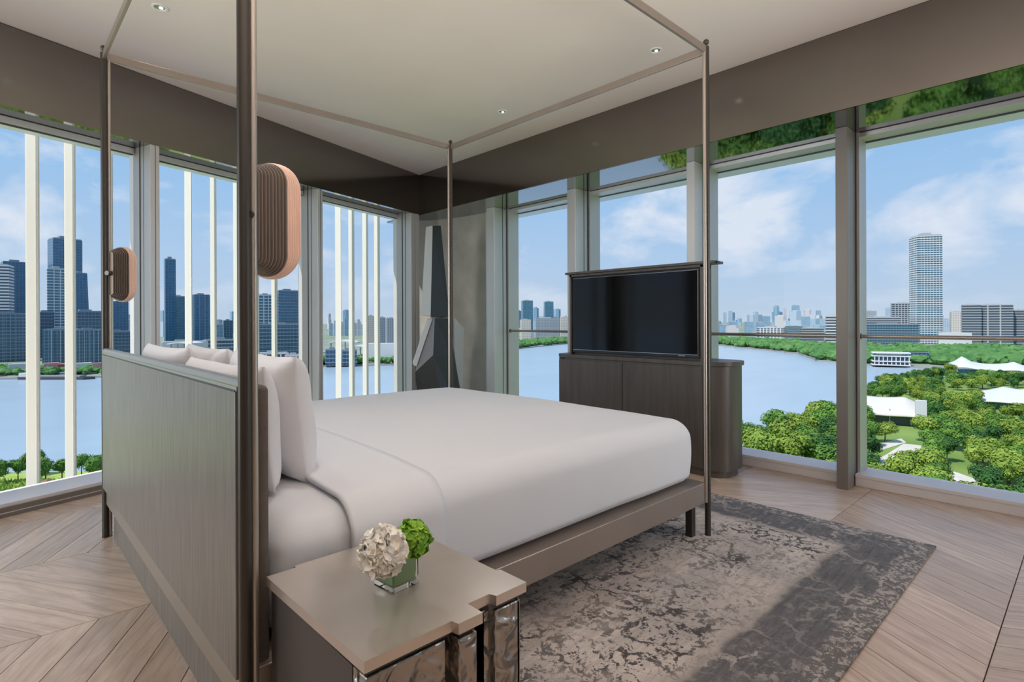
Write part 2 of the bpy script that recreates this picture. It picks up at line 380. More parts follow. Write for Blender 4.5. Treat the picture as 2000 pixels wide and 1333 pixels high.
for (s0, s1) in ((-8, -4.45), (-4.385, -2.985), (-2.923, -1.5), (-1.442, -.135)):
    b = B(); b.box(s0, s1, -.05, -.0, 0, .068, .003, M=LM); b.box(s0, s1, -.055, .26, .060, .080, .003, M=LM)
    o = struct(b.build('window_%d' % wi, M_['sill'])); wi += 1
    k = B(); k.box(s0, s1, -.052, -.048, .0, .022, M=LM); k.box(s0, s1, -.0515, -.047, .028, .056, M=LM); k.build('sill_front', M_['alubrown'], o)
    B().box(s0 + .005, s1 - .005, .19, .27, ZS - .042, ZS - .003, .002, M=LM).build('head_frame', M_['alu'], o)
    B().box(s0 + .005, s1 - .005, .188, .20, ZS - .004, ZS, M=LM).build('gasket', M_['aludark'], o)
    B().box(s0 + .005, s1 - .005, .215, .223, .078, ZS - .04, M=LM).build('pane', M_['pane'], o)
    B().box(s0 + .005, s1 - .005, .21, .23, ZS - .048, ZS - .041, M=LM).build('glazing_bead', M_['aludark'], o)

# handrails across the right windows
for k, (y0, y1) in enumerate(bays[1:-1]):
    b = B(); b.cyl((3.80, y0 + .01, .985), (3.80, y1 - .015, .985), .0125)
    o = b.build('handrail', M_['steel'], smooth=True)
    nm = ['bronze handrail across the window beside the concrete column', 'bronze handrail behind the television', 'bronze handrail across the window right of the television cabinet', 'bronze handrail across the window at the right edge', 'bronze handrail in the window nearest the camera'][k]
    tag(o, nm, 'handrail', 'handrails across the windows')
    for yy in (y0 + .008, y1 - .012): B().cyl((3.80, yy - .006, .985), (3.80, yy + .006, .985), .020).build('flange', M_['steeldark'], o, smooth=True)

# ivory fins outside the left wall
FT = .70
fins = [(-30, -10), (50, 75), (126, 146), (203, 219), (361, 374), (411, 422), (456, 466), (496, 505), (530, 541), (655, 666), (681, 692), (708, 719), (731, 742)]
finlab = ['ivory fin outside the left window, beyond the left edge', 'ivory vertical fin outside, nearest the left edge', 'second ivory vertical fin from the left edge, wide',
          'ivory vertical fin outside behind the far head post', 'ivory fin outside, first one right of the left window mullion', 'ivory fin outside, second one right of the left window mullion',
          'ivory fin outside just left of the near head post', 'ivory fin outside partly behind the near lamp, left one', 'ivory fin outside below the near lamp, right one',
          'leftmost of the four white fins in the corner window', 'second of the four white fins in the corner window', 'third of the four white fins in the corner window', 'rightmost of the four white fins in the corner window']
for (u0, u1), lb in zip(fins, finlab):
    s0 = ls(u0, FT + .06); s1 = ls(u1, FT - .06)     # angled blades
    o = B().prism([(s0, FT + .06), (s1, FT - .06), (s1 + .012, FT - .052), (s0 + .012, FT + .068)], -2.2, 4.2, M=LM).build('facade_fin', M_['fin'])
    tag(o, lb, 'fin', 'ivory fins outside the left windows')

# recessed ceiling lights
for (x, y), lb in zip([(.249, .006), (2.649, -1.566), (2.63, -.141), (.249, -1.566)], ['small recessed ceiling light at the top left above the headboard', 'small recessed ceiling light near the front corner of the bed canopy', 'small recessed ceiling light farthest back in the ceiling', 'small recessed ceiling light above the pillows near the camera']):
    o = empty('downlight', (x, y, ZC), 0, lb, 'ceiling light', 'recessed ceiling lights')
    b = B(); n = 28
    b.loft([[(x + r * math.cos(i * 2 * math.pi / n), y + r * math.sin(i * 2 * math.pi / n), z) for i in range(n)] for r, z in ((.030, ZC + .0), (.040, ZC - .0), (.040, ZC - .004), (.030, ZC - .005), (.028, ZC - .001))], cap=False)
    b.build('ring', M_['white'], o, smooth=True)
    B().cyl((x, y, ZC - .0015), (x, y, ZC - .0005), .027, n=24).build('reflector', M_['chrome'], o)
    B().sph((x + .006, y, ZC - .003), .011, 12, sz=.4).build('lamp', M_['led'], o)
    sl = light('downlight_beam', 'SPOT', (x, y, ZC - .02), 34 if (x < 1 and y < -1) else 18, (1, .95, .94), target=((.3, -2.3, 0) if (x < 1 and y < -1) else (1.15 if x < 1 else 1.6, -.85, 0)), spot_size=R(125), spot_blend=1, shadow_soft_size=.05)

# ================================================================== BED
L_, W_ = 2.208, 2.132
PT = 2.464
bed = empty('canopy_bed', (L_ / 2, -W_ / 2, 0), 0, 'bronze metal four-poster canopy bed with grey brushed headboard', 'bed')
def postpair(x, y, z0, top):
    sx = 1 if x < 1 else -1; sy = -1 if y > -1 else 1
    b = B(); b.cyl((x, y, z0), (x, y, top - .004), .0148, n=24); b.cyl((x, y, z0), (x, y, z0 + .006), .0155, n=24)
    o = b.build('post', M_['steeldark'], bed, smooth=True)
    k = B(); k.cyl((x + sx * .0205, y, z0 + (.0 if x < 1 else .17)), (x + sx * .0205, y, top - .035), .0085, n=20)
    k.build('inner_rod', M_['steel'], o, smooth=True)
    f = B(); f.cyl((x, y, top - .006), (x, y, top + .008), .007, n=16); f.sph((x, y, top + .020), .0145, 20); f.build('finial', M_['steeldark'], o, smooth=True)
    return o
for (x, y, z0) in ((0, 0, 0), (0, -W_, 0), (L_, -W_, .012), (L_, 0, .012)): postpair(x, y, z0, PT + .018)
for (x0, x1, y0, y1) in ((.012, L_ - .012, -.007, .007), (.012, L_ - .012, -W_ - .007, -W_ + .007), (-.007, .007, -W_ + .012, -.012), (L_ - .007, L_ + .007, -W_ + .012, -.012)):
    B().box(x0, x1, y0, y1, PT - .021, PT + .017, .0015).build('canopy_rail', M_['frame'], bed)
# rails under the mattress
RB, RTP = .178, .281
for y0, y1 in ((-W_ + .002, -W_ + .10), (-.10, -.002)):
    B().box(.03, L_ - .015, y0, y1, RB, RTP, .003).build('side_rail', M_['frame'], bed)
B().box(L_ - .10, L_ - .004, -W_ + .10, -.10, RB, RTP, .003).build('foot_rail', M_['frame'], bed)
B().box(.0, .03, -W_ + .035, -.03, RB - .005, .262, .002).build('head_rail', M_['cap'], bed)
B().box(.1, L_ - .1, -W_ + .1, -.1, .20, .275).build('platform', M_['frame'], bed)
B().box(.028, .05, -W_ + .06, -.06, .0, RB).build('kick_panel', M_['brush'], bed)
for x, y in ((L_ - .075, -W_ + .055), (L_ - .075, -.075), (.09, -.09), (.09, -W_ + .09)):
    B().box(x - .018, x + .018, y - .018, y + .018, .012 if x > 1 else 0, RB, .002).build('leg', M_['steeldark'], bed)
B().box(-.013, .03, -W_ + .030, -.012, .255, .938, .003).build('headboard_panel', M_['brush'], bed)
b = B(); b.cyl((.004, -W_ + .012, .952), (.004, -.008, .952), .0155, n=24); b.box(-.012, .03, -W_ + .02, -.015, .936, .947); b.build('headboard_cap', M_['cap'], bed, smooth=True)
b = B(); b.box(-.0135, .028, -W_ + .03, -.012, .934, .9385); b.build('shadow_gap', M_['aludark'], bed)
B().box(.03, .064, -W_ + .022, -.02, .24, .945, .014, seg=4).build('headboard_cushion', M_['fabric'], bed, smooth=True)

# ---- mattress and covers
def rbox(x0, x1, y0, y1, z0, z1, r, crown=.0, n=44, bulge=.012):
    bm = bmesh.new(); bmesh.ops.create_cube(bm, size=2)
    bmesh.ops.subdivide_edges(bm, edges=bm.edges[:], cuts=n, use_grid_fill=True)
    hx, hy, hz = (x1 - x0) / 2, (y1 - y0) / 2, (z1 - z0) / 2; c = Vector(((x0 + x1) / 2, (y0 + y1) / 2, (z0 + z1) / 2))
    for v in bm.verts:
        f = lambda t: math.copysign(abs(t) ** .62 if abs(t) > 0 else 0, t)
        g = lambda t: math.sin(t * math.pi / 2)
        p = Vector((g(v.co.x) * hx, g(v.co.y) * hy, g(v.co.z) * hz))
        rz = r if p.z > 0 else r * .55
        i = Vector((max(-hx + r, min(hx - r, p.x)), max(-hy + r, min(hy - r, p.y)), max(-hz + rz, min(hz - rz, p.z))))
        d = p - i
        if d.length > 1e-6:
            rr = rz if abs(d.z) > 1e-6 and abs(d.x) < 1e-6 and abs(d.y) < 1e-6 else r
            m = max(abs(d.x) / r, abs(d.y) / r, abs(d.z) / rz)
            dn = Vector((d.x / r, d.y / r, d.z / rz)); dn = dn.normalized() * m
            d = Vector((dn.x * r, dn.y * r, dn.z * rz))
        p = i + d
        u_, w_ = min(1, abs(p.x) / hx), min(1, abs(p.y) / hy)
        if p.z > 0: p.z += crown * (1 - w_ ** 2.2) * (1 - u_ ** 3.5) * (p.z / hz)
        k = math.cos(min(1, abs(p.z / hz)) * math.pi / 2)
        p.x += math.copysign(bulge, p.x) * k * u_ ** 6; p.y += math.copysign(bulge, p.y) * k * w_ ** 6
        v.co = p + c
    return bm
def wob(bm, amp, f, seed):
    for v in bm.verts:
        v.co += Vector((0, 0, 1)) * amp * noise.noise(v.co * f + Vector((seed, 0, 0)))
def finish(bm, name, m, smooth=True):
    b = B(); b.bm.free(); b.bm = bm; return b.build(name, m, smooth=smooth)
MX0, MX1, MY0, MY1 = .09, 2.150, -2.070, -.055
bm = rbox(MX0, MX1, MY0, MY1, .281, .582, .075, .04)
mt = tag(finish(bm, 'mattress', M_['linen']), 'thick mattress in a white fitted sheet on the canopy bed', 'mattress')
def cover(off, xcut, xend, name, label, seed, zlow=None, curve=.0):
    bm = rbox(MX0 - off, MX1 + off, MY0 - off, MY1 + off, .281 + .001, .582 + off, .075 + off, .04, n=110)
    def keep(c):
        t = max(0, (.56 - c.z)) * curve
        return xcut + t < c.x < xend and c.z > .30
    dele = [f for f in bm.faces if not keep(f.calc_center_median())]
    bmesh.ops.delete(bm, geom=dele, context='FACES')
    for v in bm.verts:
        t = max(0, (.56 - v.co.z)) * curve
        if v.co.x < xcut + t + .02 and any(e.is_boundary for e in v.link_edges) and v.co.z > .33: v.co.x = xcut + t
        if xend < 2 and v.co.x > xend - .02 and any(e.is_boundary for e in v.link_edges) and v.co.z > .33: v.co.x = xend
        if any(e.is_boundary for e in v.link_edges) and v.co.z < .345: v.co.z = .297
    wob(bm, .004, 3.0, seed)
    o = finish(bm, name, M_['linen'])
    md = o.modifiers.new('thickness', 'SOLIDIFY'); md.thickness = .010; md.offset = -1
    return tag(o, label, 'bedding')
cover(.016, .292, 3, 'duvet', 'smooth white duvet drawn over the mattress to the foot', 3)
cover(.024, .285, .600, 'folded_sheet', 'white sheet folded back over the duvet below the pillows', 9)

# ---- pillows: upright, leaning on the headboard
def pillow_mesh(name, w, h, t, seed):
    bm = bmesh.new(); bmesh.ops.create_cube(bm, size=2); bmesh.ops.subdivide_edges(bm, edges=bm.edges[:], cuts=22, use_grid_fill=True)
    for v in bm.verts:
        x, y, z = v.co
        ex = 1 - abs(y) ** 3.2; ez = 1 - abs(z) ** 3.2
        th = (max(ex, 0) * max(ez, 0)) ** .42
        # edges dip in between the pointed corners
        yy = y * (1 - .035 * (1 - z * z)); zz = z * (1 - .05 * (1 - y * y))
        v.co = Vector((x * t / 2 * (th * .97 + .03), yy * w / 2, zz * h / 2))
        v.co.x += .012 * noise.noise(Vector((v.co.y * 5, v.co.z * 5, seed)))
    me = bpy.data.meshes.new(name); bm.to_mesh(me); bm.free(); me.materials.append(M_['pillow'])
    me.polygons.foreach_set('use_smooth', [True] * len(me.polygons)); return me
PIL = [(.148, -1.50, .772, .68, .375, .155, 4, 2, 'white pillow upright against the headboard at the near side'), (.300, -1.440, .780, .71, .40, .18, 6, -4, 'larger white pillow in front of another at the near side'),
       (.165, -.62, .785, .66, .40, .15, 4, 2, 'white pillow against the headboard at the far side'), (.310, -.70, .780, .70, .40, .17, 6, -2, 'front white pillow at the far side of the bed')]
for i, (x, y, z, w, h, t, tilt, rz, lb) in enumerate(PIL):
    o = bpy.data.objects.new('pillow', pillow_mesh('pillow', w, h, t, i * 3.1)); COL.objects.link(o)
    o.location = (x, y, z + .01); o.rotation_euler = (0, R(-tilt), R(rz)); tag(o, lb, 'pillow', 'pillows standing at the headboard')

# ---- capsule lamps on the head posts
def capsule(w, h, n=10):
    r = min(w, h) / 2 * .98; hx, hz = w / 2 - r, h / 2 - r; p = []
    for q, (sx, sz) in enumerate(((1, 1), (-1, 1), (-1, -1), (1, -1))):
        for k in range(n + 1):
            a = (q + k / n) * math.pi / 2
            p.append((sx * hx + r * math.cos(a), sz * hz + r * math.sin(a)))
    return p
def sconce(px, py, lb):
    """stepped dome of capsule plates growing away from the post: open dark ribs first, then close rose-coloured ones"""
    ang = R(39); n_ = Vector((math.cos(ang), math.sin(ang), 0)); tdir = Vector((math.sin(ang), -math.cos(ang), 0))
    base = Vector((px + .014, py - .006, 1.350)); root = empty('wall_lamp', base, 0, lb, 'lamp', 'ribbed capsule lamps on the head posts')
    def ring(dist, w, h): return [tuple(base + n_ * dist + tdir * a + Vector((0, 0, c))) for a, c in capsule(w, h)]
    def plate(d0, th, w, h, m, nm):
        e_ = .0012
        B().loft([ring(d0, w - 2 * e_, h - 2 * e_), ring(d0 + e_, w, h), ring(d0 + th - e_, w, h), ring(d0 + th, w - 2 * e_, h - 2 * e_)]).build(nm, m, root, smooth=True)
    size = lambda f: (.030 + .120 * f, .225 + .065 * math.sin(f * math.pi / 2) ** 1.0)
    NR = 9
    for k in range(NR):
        f = k / 12.5; w, h = size(f); d0 = .006 + .0068 * k
        plate(d0, .0036, w, h, M_['rib'], 'rib')
        if k: plate(d0 - .0034, .0036, w - .017, h - .017, M_['steeldark'], 'spacer')  # dark plates paint the shade in the grooves
    for q in range(6):
        f = (8.6 + q * .78) / 12.5; w, h = size(min(1, f)); d0 = .006 + .0068 * 8 + .0034 + q * .0042
        plate(d0, .0046, w, h, M_['rose'], 'rose_rib')
    B().cyl(base - n_ * .018, base + n_ * .008, .012).build('bracket', M_['steeldark'], root, smooth=True)
sconce(0.005, -.012, 'small rose and taupe ribbed capsule lamp on the far head post')
sconce(0.005, -W_ + .012, 'large rose and taupe ribbed capsule lamp on the near head post')

# ================================================================== NIGHTSTAND
ns = empty('nightstand', (.25, -2.38, 0), 0, 'zinc bedside cabinet with stepped edge and hammered front', 'nightstand')
def nspts(k):
    P = [(.040, -2.150), (.108, -2.150), (.108, -2.135), (.452, -2.135), (.452, -2.500), (.465, -2.500), (.465, -2.592), (.372, -2.592), (.366, -2.560), (.303, -2.560), (.303, -2.624), (.241, -2.624), (.238, -2.596), (.056, -2.607), (.045, -2.607)]
    P = [(.040, -2.150), (.110, -2.150), (.110, -2.138), (.452, -2.138), (.452, -2.502), (.462, -2.502), (.462, -2.592), (.370, -2.592), (.364, -2.575), (.304, -2.575), (.304, -2.624), (.242, -2.624), (.238, -2.606), (.046, -2.606)]
    c = (.25, -2.38)
    return [(x + (k if x < c[0] else -k), y + (k if y < -2.3 else -k)) for x, y in P]
B().prism(nspts(0), .478, .500).build('top', M_['nstop'], ns)
B().prism(nspts(.012), .466, .478).build('shadow_gap', M_['aludark'], ns)
B().prism([(.052, -2.150), (.44, -2.150), (.44, -2.55), (.052, -2.55)], .03, .466).build('body', M_['nsbody'], ns)
b = B()
for x0, x1, y in ((.056, .232, -2.596), (.250, .298, -2.614), (.308, .360, -2.566), (.374, .452, -2.582)): b.box(x0, x1, y, -2.54, .03, .462, .004)
b.box(.44, .452, -2.582, -2.15, .03, .462, .003)
b.box(.054, .45, -2.566, -2.545, .03, .464)
b.build('hammered_front', M_['hammer'], ns)
B().box(.07, .43, -2.54, -2.16, .0, .03).build('plinth', M_['aludark'], ns)

# vase with flowers
vz = .5; vc = Vector((.243, -2.392, vz)); VM = Matrix.Translation(vc) @ Matrix.Rotation(R(6), 4, 'Z'); hw, vh = .0365, .075
vs = empty('vase', vc, R(6), 'square clear glass vase lined with a green leaf, on the nightstand', 'vase')
b = B()
def sq(h, z, r=.003):
    return [(h - r, -h, z), (h, -h + r, z), (h, h - r, z), (h - r, h, z), (-h + r, h, z), (-h, h - r, z), (-h, -h + r, z), (-h + r, -h, z)]
def tr(rings): return [[tuple(VM @ Vector(p)) for p in r] for r in rings]
b.loft(tr([sq(hw, .0005), sq(hw, vh), sq(hw - .003, vh), sq(hw - .003, .012)]))
b.build('glass', M_['vase'], vs, smooth=False)
b = B(); b.loft(tr([sq(hw - .006, .0135), sq(hw - .0045, .03), sq(hw - .0045, vh - .004)]))
b.build('leaf_lining', M_['leaf'], vs, smooth=True)
def petal_ball(name, c, r, m, label, cat, count, size, seed, curl=.5):
    rnd = random.Random(seed); b = B()
    bmesh.ops.create_icosphere(b.bm, subdivisions=2, radius=r * .80, matrix=Matrix.Translation(c))
    for i in range(count):
        ph = math.acos(1 - 2 * (i + .5) / count); th = i * 2.39996
        d = Vector((math.sin(ph) * math.cos(th), math.sin(ph) * math.sin(th), math.cos(ph)))
        q = d.to_track_quat('Z', 'Y').to_matrix().to_4x4()
        s = size * rnd.uniform(.75, 1.25)
        T = Matrix.Translation(Vector(c) + d * r * rnd.uniform(.80, .97)) @ q @ Matrix.Rotation(rnd.uniform(0, 6.28), 4, 'Z') @ Matrix.Rotation(rnd.uniform(-.9, .9) * curl * 1.6, 4, 'X')
        n = 10; rim = []
        cv = b.bm.verts.new(T @ Vector((0, 0, -s * .15)))
        for k in range(n):
            a = k * 2 * math.pi / n; rr = s * rnd.uniform(.8, 1.1)
            rim.append(b.bm.verts.new(T @ Vector((rr * math.cos(a), rr * math.sin(a) * .8, s * curl * rnd.uniform(-.1, .9)))))
        mid = [b.bm.verts.new((cv.co + v.co) / 2 + d * s * .10) for v in rim]
        for k in range(n):
            b.bm.faces.new((cv, mid[k], mid[(k + 1) % n])); b.bm.faces.new((mid[k], rim[k], rim[(k + 1) % n], mid[(k + 1) % n]))
    st = b.build(name, m); st.data.polygons.foreach_set('use_smooth', [True] * len(st.data.polygons)); tag(st, label, cat)
    return st
cw = at(748, 1078, Y=1.10); cg = at(806, 1052, Y=1.175)
petal_ball('white_hydrangea', cw, .046, M_['petal'], 'cream white ruffled flower head in the glass vase', 'flower', 230, .0125, 5, .7)
petal_ball('green_hydrangea', cg, .038, M_['green'], 'bright green flower head in the glass vase, right and behind the white one', 'flower', 190, .0092, 8, .55)
for nm, c in (('white_hydrangea', cw), ('green_hydrangea', cg)):
    o = bpy.data.objects[nm]; B().cyl((vc.x + (.008 if 'green' in nm else -.004), vc.y, vz + .02), tuple(c), .0025, n=8).build('stem', M_['leaf'], o)

# ================================================================== TV CABINET
tvc = empty('television_cabinet', (3.36, -.95, 0), 0, 'dark stained low cabinet with rounded ends and raised television lift', 'cabinet')
def dpts(x0, x1, y0, y1, r, n=10):
    """plan with round corners on the window-less front"""
    p = []
    for (cx_, cy_, a0) in ((x0 + r, y1 - r, 90), (x0 + r, y0 + r, 180), (x1 - r, y0 + r, 270), (x1 - r, y1 - r, 0)):
        for k in range(n + 1): a = R(a0 + 90 * k / n); p.append((cx_ + r * math.cos(a), cy_ + r * math.sin(a)))
    return p
CX0, CX1, CY0, CY1 = 3.20, 3.545, -1.765, -.17
B().prism(dpts(CX0 + .004, CX1, CY0 + .015, CY1 - .012, .12), .05, .775).build('body', M_['cab'], tvc, smooth=True)
B().prism(dpts(CX0 + .02, CX1 - .01, CY0 + .04, CY1 - .03, .12), 0, .05).build('plinth', M_['cab'], tvc, smooth=True)
B().prism(dpts(CX0 - .004, CX1 + .01, CY0, CY1, .13), .778, .806).build('top', M_['cab'], tvc, smooth=True)
for y0, y1 in ((-.908, -.245), (-1.580, -.914)):
    d = B().box(CX0 - .006, CX0 + .016, y0, y1, .06, .762, .002).build('door', M_['cab'], tvc)
B().box(CX0 + .0, CX0 + .004, -.30, -.24, .764, .776).build('sensor', M_['tvbody'], tvc)
b = B(); X0, X1 = 3.215, 3.33
b.box(X0, X1, -.372, -.352, .806, 1.488); b.box(X0, X1, -1.585, -1.560, .806, 1.488); b.box(X0 + .04, X1, -1.57, -.36, .806, 1.488); b.box(X0, X1, -1.585, -.352, 1.472, 1.490)
b.build('lift_box', M_['cab'], tvc)
B().box(X0 - .02, X1 + .02, -1.665, -.318, 1.492, 1.510, .002).build('lift_lid', M_['cab'], tvc)
for yy in (-1.668, -.318): B().box(X0 + .02, X0 + .06, yy - .008, yy + .008, 1.490, 1.508).build('lid_cap', M_['tvbody'], tvc)
tv = empty('television', (3.24, -.96, .81), 0, 'flat black television screen raised out of the dark cabinet', 'television')
B().box(X0 + .006, X0 + .038, -1.552, -.380, .826, 1.466, .003).build('bezel', M_['tvbody'], tv)
B().box(X0 + .003, X0 + .0065, -1.538, -.392, .852, 1.452).build('screen', M_['screen'], tv)
b = B(); b.box(X0 + .001, X0 + .006, -1.540, -.390, .848, .8505); b.box(X0 + .001, X0 + .006, -1.5405, -1.539, .848, 1.454); b.box(X0 + .001, X0 + .006, -1.540, -.390, 1.453, 1.4545)
b.build('silver_trim', M_['chrome'], tv)
b = B()
for k in range(6): b.box(X0 + .0005, X0 + .006, -1.44 + k * .009, -1.4345 + k * .009, .838, .844)
b.build('maker_mark', M_['chrome'], tv)

# ================================================================== RUG
def rug_mat():
    m = bpy.data.materials.new('distressed_rug'); m.use_nodes = True; N = m.node_tree.nodes; L = m.node_tree.links; p = N['Principled BSDF']; p.inputs['Roughness'].default_value = .95; p.inputs['Specular IOR Level'].default_value = .1
    g = N.new('ShaderNodeNewGeometry'); P = g.outputs['Position']
    def V(op, a, b=None, sc=None):
        n = N.new('ShaderNodeVectorMath'); n.operation = op
        if hasattr(a, 'links'): L.new(a, n.inputs[0])
        else: n.inputs[0].default_value = a
        if b is not None:
            if hasattr(b, 'links'): L.new(b, n.inputs[1])
            else: n.inputs[1].default_value = b
        if sc is not None: n.inputs['Scale'].default_value = sc
        return n.outputs[0]
    def Mt(op, a, b=0, c=None):
        n = N.new('ShaderNodeMath'); n.operation = op
        for i, q in enumerate((a, b) if c is None else (a, b, c)):
            if hasattr(q, 'links'): L.new(q, n.inputs[i])
            else: n.inputs[i].default_value = q
        return n.outputs[0]
    def NZ(vec, s, det=4, rough=.5, dist=0):
        n = N.new('ShaderNodeTexNoise'); n.inputs['Scale'].default_value = s; n.inputs['Detail'].default_value = det; n.inputs['Roughness'].default_value = rough; n.inputs['Distortion'].default_value = dist; L.new(vec, n.inputs['Vector']); return n
    def RP(v, *st):
        r = N.new('ShaderNodeValToRGB'); el = r.color_ramp.elements
        while len(el) < len(st): el.new(.5)
        for e_, (pp, c) in zip(el, st): e_.position = pp; e_.color = (*c, 1) if not isinstance(c, (int, float)) else (c, c, c, 1)
        L.new(v, r.inputs[0]); return r.outputs[0]
    def MIX(f, a, b, bt='MIX'):
        n = N.new('ShaderNodeMixRGB'); n.blend_type = bt
        for i, q in enumerate((f, a, b)):
            if hasattr(q, 'links'): L.new(q, n.inputs[i])
            else: n.inputs[i].default_value = q if isinstance(q, (int, float)) else (*q, 1)
        return n.outputs[0]
    warp = V('SCALE', V('SUBTRACT', NZ(P, 6, 5).outputs['Color'], (.5, .5, .5)), sc=.30)
    Pw = V('ADD', P, warp)
    sep = N.new('ShaderNodeSeparateXYZ'); L.new(P, sep.inputs[0])
    # distance from the rug's visible edges
    ex = Mt('SUBTRACT', 2.87, sep.outputs[0]); ey = Mt('ADD', sep.outputs[1], 2.95); ed = Mt('MINIMUM', ex, ey)
    edw = Mt('ADD', ed, Mt('MULTIPLY', Mt('SUBTRACT', NZ(P, 9, 3).outputs['Fac'], .5), .07))
    border = RP(edw, (.0, 1), (.31, 1), (.335, 0), (1, 0))
    outer = RP(edw, (.0, 1), (.085, 1), (.10, 0), (1, 0))
    line1 = RP(edw, (.30, 0), (.32, 1), (.34, 1), (.37, 0))
    # arabesque lines
    vo = N.new('ShaderNodeTexVoronoi'); vo.feature = 'DISTANCE_TO_EDGE'; vo.inputs['Scale'].default_value = 5.5; L.new(Pw, vo.inputs['Vector'])
    vein = RP(vo.outputs['Distance'], (.0, 1), (.045, 1), (.06, 0))
    vo2 = N.new('ShaderNodeTexVoronoi'); vo2.feature = 'DISTANCE_TO_EDGE'; vo2.inputs['Scale'].default_value = 17; L.new(V('ADD', Pw, (3, 1, 0)), vo2.inputs['Vector'])
    vein2 = RP(vo2.outputs['Distance'], (.0, 1), (.10, 1), (.125, 0))
    speck = RP(NZ(P, 26, 5, .7, 1.5).outputs['Fac'], (.48, 0), (.51, 1))
    wear = RP(NZ(P, 2.6, 5, .6).outputs['Fac'], (.40, 0), (.58, 1))
    wear2 = RP(NZ(V('ADD', P, (7, 2, 0)), 34, 5, .75).outputs['Fac'], (.44, 0), (.49, 1))
    dk = Mt('MULTIPLY', Mt('MULTIPLY', Mt('MAXIMUM', vein, Mt('MULTIPLY', vein2, speck)), wear2), Mt('ADD', Mt('MULTIPLY', wear, .7), .3))
    blot = RP(NZ(V('ADD', P, (2, 9, 0)), 1.9, 6, .62).outputs['Fac'], (.42, 0), (.62, 1))
    # streaks run across the rug
    mpn = N.new('ShaderNodeMapping'); mpn.inputs['Scale'].default_value = (3, 22, 1); L.new(P, mpn.inputs[0])
    strk = NZ(mpn.outputs[0], 2.4, 6, .65)
    field = MIX(RP(strk.outputs['Fac'], (.35, 0), (.65, 1)), (.36, .315, .285), (.50, .445, .40))
    field = MIX(Mt('MULTIPLY', blot, .55), field, (.20, .19, .185))
    field = MIX(Mt('MULTIPLY', dk, .92), field, (.040, .037, .040))
    bcol = MIX(RP(strk.outputs['Fac'], (.3, 0), (.7, 1)), (.075, .073, .077), (.135, .13, .132))
    lt = Mt('MULTIPLY', Mt('MAXIMUM', vein, Mt('MULTIPLY', Mt('MULTIPLY', vein2, speck), .45)), Mt('MULTIPLY', wear2, wear))
    bcol = MIX(Mt('MULTIPLY', lt, .70), bcol, (.36, .325, .295))
    ocol = MIX(Mt('MULTIPLY', speck, wear2), (.12, .112, .11), (.36, .32, .29))
    colr = MIX(border, field, bcol); colr = MIX(Mt('MULTIPLY', outer, .8), colr, ocol); colr = MIX(Mt('MULTIPLY', line1, .6), colr, (.30, .265, .24))
    fine = NZ(P, 240, 2); colr = MIX(.5, colr, RP(fine.outputs['Fac'], (.3, .62), (.7, 1)), 'MULTIPLY')
    colr = V('SCALE', colr, sc=1.5)
    L.new(colr, p.inputs['Base Color'])
    bp = N.new('ShaderNodeBump'); bp.inputs['Strength'].default_value = .5; bp.inputs['Distance'].default_value = .004; L.new(fine.outputs['Fac'], bp.inputs['Height']); L.new(bp.outputs[0], p.inputs['Normal'])
    return m
bm = B(); bm.box(.50, 2.87, -2.95, .50, .0005, .012, .004)
rug = tag(bm.build('rug', rug_mat(), smooth=True), 'distressed grey and beige patterned rug under the bed', 'rug')
B().box(2.868, 2.873, -2.951, .50, .0005, .009).build('binding', M_['tvbody'], rug)

# ================================================================== SCULPTURE
sy = 1.15
sc_o = empty('sculpture', (2.9, sy, 0), 0, 'tall faceted dark metal sculpture by the concrete column', 'sculpture')
def sp_(u, v, y):   # point seen at (u,v) on the vertical plane Y = y
    d = at(u, v, Y=1) - CAM; k = (y - CAM.y) / d.y; return tuple(CAM + d * k)
def tri(b, *pts): b.bm.faces.new([b.bm.verts.new(p) for p in pts])
yt = 1.12
U = {'tl': sp_(832, 444, yt + .10), 'tc': sp_(845, 441, yt), 'tr': sp_(861, 441, yt + .02), 'tb': sp_(848, 443, yt + .16),
     'bl': sp_(822, 616, yt + .12), 'bc': sp_(841, 618, yt - .06), 'br': sp_(878, 620, yt + .02), 'bb': sp_(860, 622, yt + .25)}
b = B(); V_ = {k: b.bm.verts.new(p) for k, p in U.items()}
for f in (('tc', 'tr', 'br', 'bc'), ('tr', 'tb', 'bb', 'br'), ('tb', 'tl', 'bl', 'bb'), ('tl', 'tb', 'tr', 'tc'), ('bl', 'bc', 'br', 'bb')): b.bm.faces.new([V_[k] for k in f])
b.build('upper_body', M_['sculpt'], sc_o)
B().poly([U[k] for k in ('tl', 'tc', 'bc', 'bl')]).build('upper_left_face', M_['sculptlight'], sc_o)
yl = 1.10
Lo = {'a': sp_(842, 622, yl + .04), 'b': sp_(849, 622, yl - .02), 'c': sp_(878, 622, yl), 'd': sp_(862, 622, yl + .2),
      'kl': sp_(811, 727, yl + .10), 'kc': sp_(846, 694, yl - .09), 'kr': sp_(888, 700, yl - .02), 'kb': sp_(862, 700, yl + .36)}
bx, by = Lo['kl'][0], Lo['kl'][1]
gl = {'gl': (Lo['kl'][0] + .06, Lo['kl'][1] + .02, 0), 'gc': (2.86, yl - .20, 0), 'gr': (3.22, yl - .02, 0), 'gb': (3.12, yl + .42, 0)}
b = B(); V_ = {k: b.bm.verts.new(p) for k, p in {**Lo, **gl}.items()}
